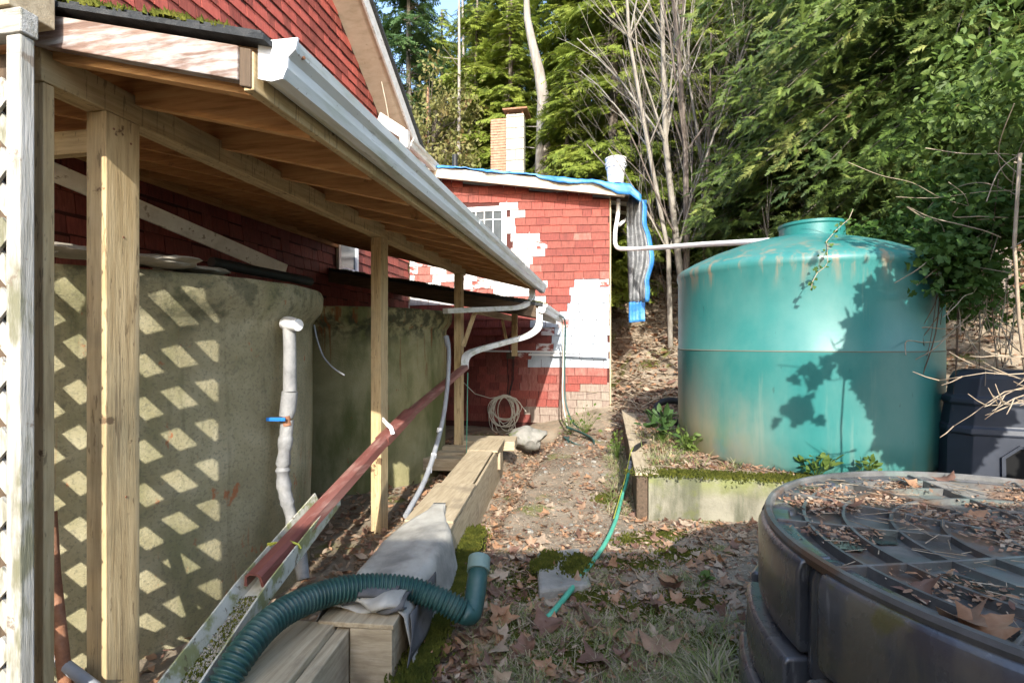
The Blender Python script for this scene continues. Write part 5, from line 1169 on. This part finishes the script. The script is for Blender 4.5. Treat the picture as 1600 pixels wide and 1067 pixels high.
plant(728, 1045, 2.35, 'tiny round leaved seedling in the litter by the box', 10, .045, 10, .05)

# ------------------------------------------------------------------ ground cover
def scatter_ground(n, region, seed):
    r = random.Random(seed); out = []
    while len(out) < n:
        x, y = region(r)
        if x is None: continue
        out.append((x, y, hgt(x, y)))
    return np.array(out)
TANKS = [(gc, 1.2), (bc, 1.1)]
def free(x, y):
    for c, r in TANKS:
        if (x-c[0])**2+(y-c[1])**2 < r*r: return False
    v, u = UV(x, y)
    if v < -1.95 or u > CU-.03 and v < .1: return False
    s_ = (Vector((x, y, 0))-b0).dot(BD); rr_ = (Vector((x, y, 0))-b0).dot(BR)
    if -1.9 < s_ < 4.3 and -.33 < rr_ < .01: return False
    if 4.42 < u < 4.68 and v > .25: return False
    return True
def near(r):
    T = 1.6 + 7.8*r.random()**1.3; px = r.uniform(560, 1330); x, y = atpx(px, T)
    v, u = UV(x, y)
    if not free(x, y): return None, None
    dens = .35 + .65*(noise.noise((x*1.3, y*1.3, 4)) > -.05)
    if -1.4 < v < -.75: dens = 1
    if v > -.85 and v < .2 and u > 3.6: dens *= .30 + .5*(noise.noise((x*2.5, y*1.2, 8)) > .12)
    if T < 3.4 and v > -.5: dens *= .42
    return (x, y) if r.random() < dens else (None, None)
def hill(r):
    T = r.uniform(8.2, 17); px = r.uniform(930, 1640); x, y = atpx(px, T)
    return (x, y) if free(x, y) and UV(x, y)[0] > .1 else (None, None)
def litter(name, pts, tplx, smin, smax, seed, label, tilt=.45, lift=.012):
    r = np.random.default_rng(seed); n = len(pts); az = r.uniform(0, 6.28, n)
    d = np.stack([np.cos(az), np.sin(az), r.normal(0, .25, n)], 1); nn = np.stack([r.normal(0, tilt, n), r.normal(0, tilt, n), np.ones(n)], 1)
    p = pts.copy(); p[:, 2] += lift*r.uniform(.2, 1.6, n); V, F = inst(tplx[0], tplx[1], p, d, nn, r.uniform(smin, smax, n)); mi = np.repeat(r.integers(0, 4, n), len(tplx[1]))
    return link(name, np_mesh(name, V, F, LEAFS, mi), label=label, cat='leaves', kind='stuff')
CURL = (np.array([(0,0,0), (.25,-.16,.03), (.25,.16,.05), (.55,-.22,.10), (.55,.2,.02), (.8,-.1,.04), (.8,.12,.12), (1.0,0,.06)])*1.0, np.array([(0,1,2), (1,3,4), (1,4,2), (3,5,6), (3,6,4), (5,7,6)]))
litter('leaf_litter', scatter_ground(17000, near, 1), CURL, .015, .06, 1, 'brown crumbled leaf litter covering the path and the ditch')
litter('leaf_litter', scatter_ground(1500, near, 4), MAPLE, .07, .15, 4, 'larger broken maple leaves strewn over the path litter', lift=.016)
litter('leaf_litter', scatter_ground(15000, hill, 2), CURL, .06, .20, 2, 'thick dead leaf litter covering the slope beside the cabin', lift=.03)
def terr(r):
    x, y = atpx(r.uniform(990, 1500), r.uniform(4.3, 8)); v, u = UV(x, y)
    return (x, y) if free(x, y) and v > .28 and u > 4.7 else (None, None)
litter('leaf_litter', scatter_ground(1600, terr, 3), CURL, .04, .10, 3, 'brown leaf litter on the terrace around the green tank')
def shed(r):
    q = W(r.uniform(-2.9, -1.45), r.uniform(1.6, 9.5)); v, u = UV(q.x, q.y)
    if (v+3.1)**2+(u-2.89)**2 < 1.25 or (v+3.1)**2+(u-6)**2 < 1.25: return None, None
    return q.x, q.y
litter('leaf_litter', scatter_ground(2600, shed, 19), CURL, .03, .10, 19, 'dry brown leaves blown in between the concrete tanks and the posts', lift=.02)
def crumbs(r):
    T = 2.0 + 7.5*r.random()**1.4; x, y = atpx(r.uniform(700, 1200), T); v, u = UV(x, y)
    return (x, y) if free(x, y) and -1.3 < v < .22 or (T < 4.4 and free(x, y)) else (None, None)
pc = scatter_ground(16000, crumbs, 27)
TET = (np.array([(.5,0,0), (-.3,.4,0), (-.3,-.4,0), (0,0,.5)]), np.array([(0,1,3), (1,2,3), (2,0,3)]))
_r = np.random.default_rng(28); _n = len(pc); V, F = inst(TET[0], TET[1], pc, np.stack([_r.normal(0, 1, _n), _r.normal(0, 1, _n), _r.normal(0, .2, _n)], 1), np.stack([_r.normal(0, .3, _n), _r.normal(0, .3, _n), np.ones(_n)], 1), _r.uniform(.005, .020, _n))
link('soil_crumbs', np_mesh('soil_crumbs', V, F, [PALE, LEAFS[1], BARK, LEAFS[0]], np.repeat(_r.choice(4, _n, p=[.2, .35, .2, .25]), 3)), label='crumbs of soil, bark and grit covering the path', cat='gravel', kind='stuff')
# twigs on slope and path
r = np.random.default_rng(9); p = scatter_ground(1500, hill, 12); az = r.uniform(0, 6.28, len(p)); L = r.uniform(.2, .9, len(p)); d = np.stack([np.cos(az), np.sin(az), r.uniform(-.1, .35, len(p))], 1)
V, F = cones(p+np.array([[0,0,.03]]), p+d*L[:, None]+np.array([[0,0,.04]]), np.full(len(p), .011), np.full(len(p), .004), 4); link('fallen_sticks', np_mesh('fallen_sticks', V, F, TWIG), label='fallen sticks and brush strewn over the slope', cat='sticks', kind='stuff')
p = scatter_ground(900, near, 13); az = r.uniform(0, 6.28, len(p)); L = r.uniform(.04, .2, len(p)); d = np.stack([np.cos(az), np.sin(az), r.uniform(-.05, .15, len(p))], 1)
V, F = cones(p+np.array([[0,0,.012]]), p+d*L[:, None]+np.array([[0,0,.02]]), np.full(len(p), .0028), np.full(len(p), .0015), 3); link('small_twigs', np_mesh('small_twigs', V, F, TWIG), label='small dry twigs scattered on the path', cat='twigs', kind='stuff')
# grass
BL = (np.array([(0,-.02,0), (0,.02,0), (.5,-.016,.05), (.5,.016,.05), (1,0,-.08)]), np.array([(0,1,3), (0,3,2), (2,3,4)]))
def tufts(n, per, region, seed, smin, smax):
    c = scatter_ground(n, region, seed); r = np.random.default_rng(seed); p = np.repeat(c, per, 0); k = len(p); az = r.uniform(0, 6.28, k)
    p = p + np.stack([r.normal(0, .028, k), r.normal(0, .028, k), np.zeros(k)], 1); d = np.stack([np.cos(az)*.8, np.sin(az)*.8, r.uniform(.0, .9, k)], 1)
    V, F = inst(BL[0], BL[1], p, d, np.tile([[0, 0, 1.]], (k, 1)), r.uniform(smin, smax, k)); mi = np.repeat((r.random(k) < .45).astype(int), 3); return V, F, mi
def gr(r):
    T = r.uniform(1.7, 3.3); x, y = atpx(r.uniform(730, 1230), T)
    return (x, y) if free(x, y) and UV(x, y)[0] > -.85 and noise.noise((x*2, y*2, 11)) > -.12+.25*(T > 2.8) else (None, None)
V, F, mi = tufts(900, 14, gr, 21, .025, .11); link('grass', np_mesh('grass', V, F, [GRASS, STRAW], mi), label='tufts of green and straw coloured grass in the shaded foreground', cat='grass', kind='stuff')
def gr2(r):
    k = r.random()
    if k < .4: x, y = atpx(r.uniform(985, 1100), r.uniform(4.6, 6.2))
    elif k < .6: x, y = atpx(r.uniform(1020, 1440), r.uniform(4.35, 4.7))
    else: v, u = r.uniform(.0, .2), r.uniform(4.5, 8.5); q = W(v, u); x, y = q.x, q.y
    return (x, y) if free(x, y) else (None, None)
V, F, mi = tufts(260, 16, gr2, 22, .04, .17); link('grass', np_mesh('grass', V, F, [GRASS, STRAW], mi), label='sparse grass along the kerb and on the tank terrace', cat='grass', kind='stuff')
def gr3(r):
    a = r.uniform(2.6, 3.5); q = (bc[0]+1.18*math.cos(a), bc[1]+1.18*math.sin(a)); return q[0]+r.gauss(-.04, .05), q[1]+r.gauss(0, .05)
V, F, mi = tufts(70, 26, gr3, 23, .10, .26); link('grass', np_mesh('grass', V, F, [GRASS, STRAW], mi), label='long grass against the left side of the black tank', cat='grass', kind='stuff')
# moss: tiny tufts packed in patches
def mosspatch(name, label, items, seed, s0=.012, s1=.03):
    r = np.random.default_rng(seed); A = []
    for (c, rx, ry, n, zf) in items:
        q = r.normal(0, .5, (n, 2)); x = c[0]+q[:, 0]*rx; y = c[1]+q[:, 1]*ry; A.append(np.stack([x, y, np.array([zf(a, b) for a, b in zip(x, y)])], 1))
    p = np.concatenate(A); k = len(p); T3 = (np.array([(0,.35,0), (0,-.2,.3), (0,-.2,-.3), (1,0,0)])*1.0, np.array([(0,1,3), (1,2,3), (2,0,3)]))
    d = np.stack([r.normal(0, .5, k), r.normal(0, .5, k), np.ones(k)], 1); V, F = inst(T3[0], T3[1], p-np.array([[0,0,.004]]), d, np.tile([[1., 0, 0]], (k, 1)), r.uniform(s0, s1, k))
    return link(name, np_mesh(name, V, F, MOSS), label=label, cat='moss', kind='stuff')
it = []
for px, py, rx, ry in [(835, 905, .16, .2), (800, 925, .14, .16), (895, 890, .1, .1), (985, 880, .2, .12), (1065, 868, .16, .12), (1000, 845, .2, .14), (1040, 835, .15, .1), (925, 930, .15, .1), (870, 895, .08, .1), (960, 600, .25, .2), (1015, 570, .2, .2), (1130, 800, .2, .06), (905, 1010, .2, .1), (1120, 1010, .2, .1), (1000, 960, .25, .12), (860, 1030, .2, .1), (950, 780, .12, .1), (790, 985, .12, .12), (1080, 940, .2, .1)]:
    q = onground(px, py); it.append(((q.x, q.y), rx, ry, 900, lambda a, b: hgt(a, b)+.002))
mosspatch('moss', 'yellow-green moss cushions on the path and slope', it, 31)
it = []
for k in range(16): q = B(-1.2+k*.19, .09, 0); it.append(((q.x, q.y), .08, .16, 800, lambda a, b: .056))
mosspatch('moss', 'thick green moss on the low timber beside the plank box', it, 35, .012, .028)
it = []
for k in range(12): q = W(lerp(.4, 3.0, k/11), 4.55, 0); it.append(((q.x, q.y), .22, .13, 700, lambda a, b: .38))
_s = sum(_a, Vector())/4
mosspatch('moss', 'moss cushions growing on the square slab in the path', [((_s.x+dx, _s.y+dy), .07, .09, 600, (lambda a, b: _s.z+.047)) for dx, dy in ((-.12, .02), (.06, -.03), (.12, .1), (-.05, .14))], 36)
mosspatch('moss', 'bright moss along the top of the concrete retaining wall', it, 32)
def rz(a, b): v, u = UV(a, b); return rt(v)+.045
it = []
for k in range(34): v = random.uniform(-1.85, -1.15); q = W(v, U0+.0+random.uniform(-.0, .06), 0); it.append(((q.x, q.y), .035, .03, 110, rz))
for k in range(46): u = random.uniform(3.0, U1); q = W(-1.05+random.uniform(-.06, .03), u, 0); it.append(((q.x, q.y), .05, .10, 70, rz))
mosspatch('moss', 'moss and yellow lichen on the edge of the lean-to roofing', it, 33, .014, .034)
it = []
def rl(a, b): v, u = UV(a, b); return lt(v)+.05
for k in range(30): v = random.choice([random.uniform(-3.2, -2.7), random.uniform(-1.3, -.95), random.uniform(-4, -1)]); q = W(v, 7.2+random.uniform(0, .1), 0); it.append(((q.x, q.y), .1, .05, 60, rl))
mosspatch('moss', 'moss tufts on the edge of the lower lean-to roof', it, 34, .015, .035)
# stones on the path
st = M(); r = random.Random(8)
for k in range(60):
    T = r.uniform(3.6, 9); v = r.uniform(-.85, .1); u = T*1.0; q = W(v, u); z = hgt(q.x, q.y); s_ = r.uniform(.010, .035)
    g = rock((q.x, q.y, z+s_*.2), s_, s_*r.uniform(.7, 1.2), s_*.6, k, .4, 1); st.add(g.v, g.f)
Thing('path_stones', 'small pale stones bedded in the path', 'stones', (0, 5, 0), mesh=st, mat=STONE, smooth=True, kind='stuff')
# individual large maple leaves
mlm = [np_mesh('maple_leaf', MAPLE[0]*np.array([[1, 1, s_]]), MAPLE[1], LEAFS[k]) for k, s_ in ((3, 1.0), (0, 1.6), (1, .7), (2, 1.3))]
def lone(px, py, s_, k, label=None, rot=0, T=None, lift=.03, tilt=(0, 0)):
    p = onground(px, py, lift) if T is None else P(px, py, T)
    o = link('maple_leaf', mlm[k], p, label=label or ('brown maple leaf fallen in the ditch beside the ribbed hose elbow' if px < 795 and py > 875 else 'brown maple leaf lying among the shaded foreground grass' if py > 875 else 'brown maple leaf on the sunlit part of the path'), cat='leaf', group=None if label else 'large maple leaves fallen in the foreground'); o.rotation_euler = (tilt[0], tilt[1], rot); o.scale = (s_,)*3
lone(850, 990, .26, 3, 'curled orange maple leaf under the end of the garden hose', .6)
lone(925, 985, .22, 3 % 4, 'upright orange maple leaf right of the hose end', 2.0, tilt=(.6, 0))
lone(1030, 1030, .26, 1, 'large brown maple leaf at the bottom centre', 1.2); lone(935, 1040, .24, 3, 'broad dull brown maple leaf at the bottom edge', 3.5)
r = random.Random(44)
for k in range(70):
    a = r.random()
    if a < .45: px, py = r.uniform(640, 790), r.uniform(880, 1066)
    elif a < .8: px, py = r.uniform(800, 1190), r.uniform(880, 1066)
    else: px, py = r.uniform(760, 900), r.uniform(760, 900)
    q = onground(px, py)
    if free(q.x, q.y): lone(px, py, r.uniform(.10, .2), r.randrange(4), None, r.uniform(0, 6.28), tilt=(r.gauss(0, .35), r.gauss(0, .35)))
# on the black tank lid
def onlid(px, py): T = (1.5-lidz-.03)*800/(py-533.5); return P(px, py, T)
for px, py, s_, k, lab in [(1500, 965, .17, 1, 'pale curled leaf near the front rim of the black tank lid'), (1535, 985, .2, 0, 'long brown leaf at the front rim of the black tank lid'), (1440, 915, .17, 3, 'crumpled rusty leaf on the middle of the black tank lid'),
                       (1425, 757, .16, 0, 'brown leaf at the back of the black tank lid, leftmost'), (1480, 750, .15, 3, 'brown leaf at the back rim of the black tank lid'), (1325, 790, .16, 3, 'rusty leaf in the left part of the black tank lid'), (1520, 805, .13, 0, 'folded brown leaf right of the lid centre')]:
    q = onlid(px, py); lone(0, 0, s_, k, lab, random.uniform(0, 6), T=None) if False else None
    o = link('maple_leaf', mlm[k], q, label=lab, cat='leaf'); o.rotation_euler = (random.gauss(0, .3), random.gauss(0, .3), random.uniform(0, 6)); o.scale = (s_,)*3
r = np.random.default_rng(77); cl = r.uniform(0, 2*PI, 40); cr_ = np.sqrt(r.random(40))*.93; bi = r.integers(0, 40, 8000)
x = cr_[bi]*np.cos(cl[bi]) + r.normal(0, .075, 8000); y = cr_[bi]*np.sin(cl[bi]) + r.normal(0, .055, 8000); k = x*x+y*y < .95; x, y = x[k], y[k]
pts = np.stack([bc[0]+x, bc[1]+y, np.full(len(x), lidz+.012)], 1)
litter('lid_debris', pts, CURL, .008, .036, 78, 'rusty leaf crumbs and twigs heaped between the ribs of the black tank lid', lift=.012)
pts = r.uniform(-.9, .9, (260, 2)); pts = pts[(pts**2).sum(1) < .85]; p = np.stack([bc[0]+pts[:, 0], bc[1]+pts[:, 1], np.full(len(pts), lidz+.035)], 1); az = r.uniform(0, 6.28, len(p)); L = r.uniform(.03, .16, len(p)); d = np.stack([np.cos(az), np.sin(az), r.uniform(-.1, .1, len(p))], 1)
V, F = cones(p, p+d*L[:, None], np.full(len(p), .0022), np.full(len(p), .0012), 3); link('lid_twigs', np_mesh('lid_twigs', V, F, TWIG), label='thin dry twigs lying across the black tank lid', cat='twigs', kind='stuff')
# brush at the foot of the slope right of the housing
def far_r(r): x, y = r.uniform(4.2, 9), r.uniform(5.2, 9); return (x, y) if free(x, y) else (None, None)
litter('leaf_litter', scatter_ground(4500, far_r, 15), CURL, .05, .14, 15, 'leaf litter on the bank behind the dark housing', lift=.02)
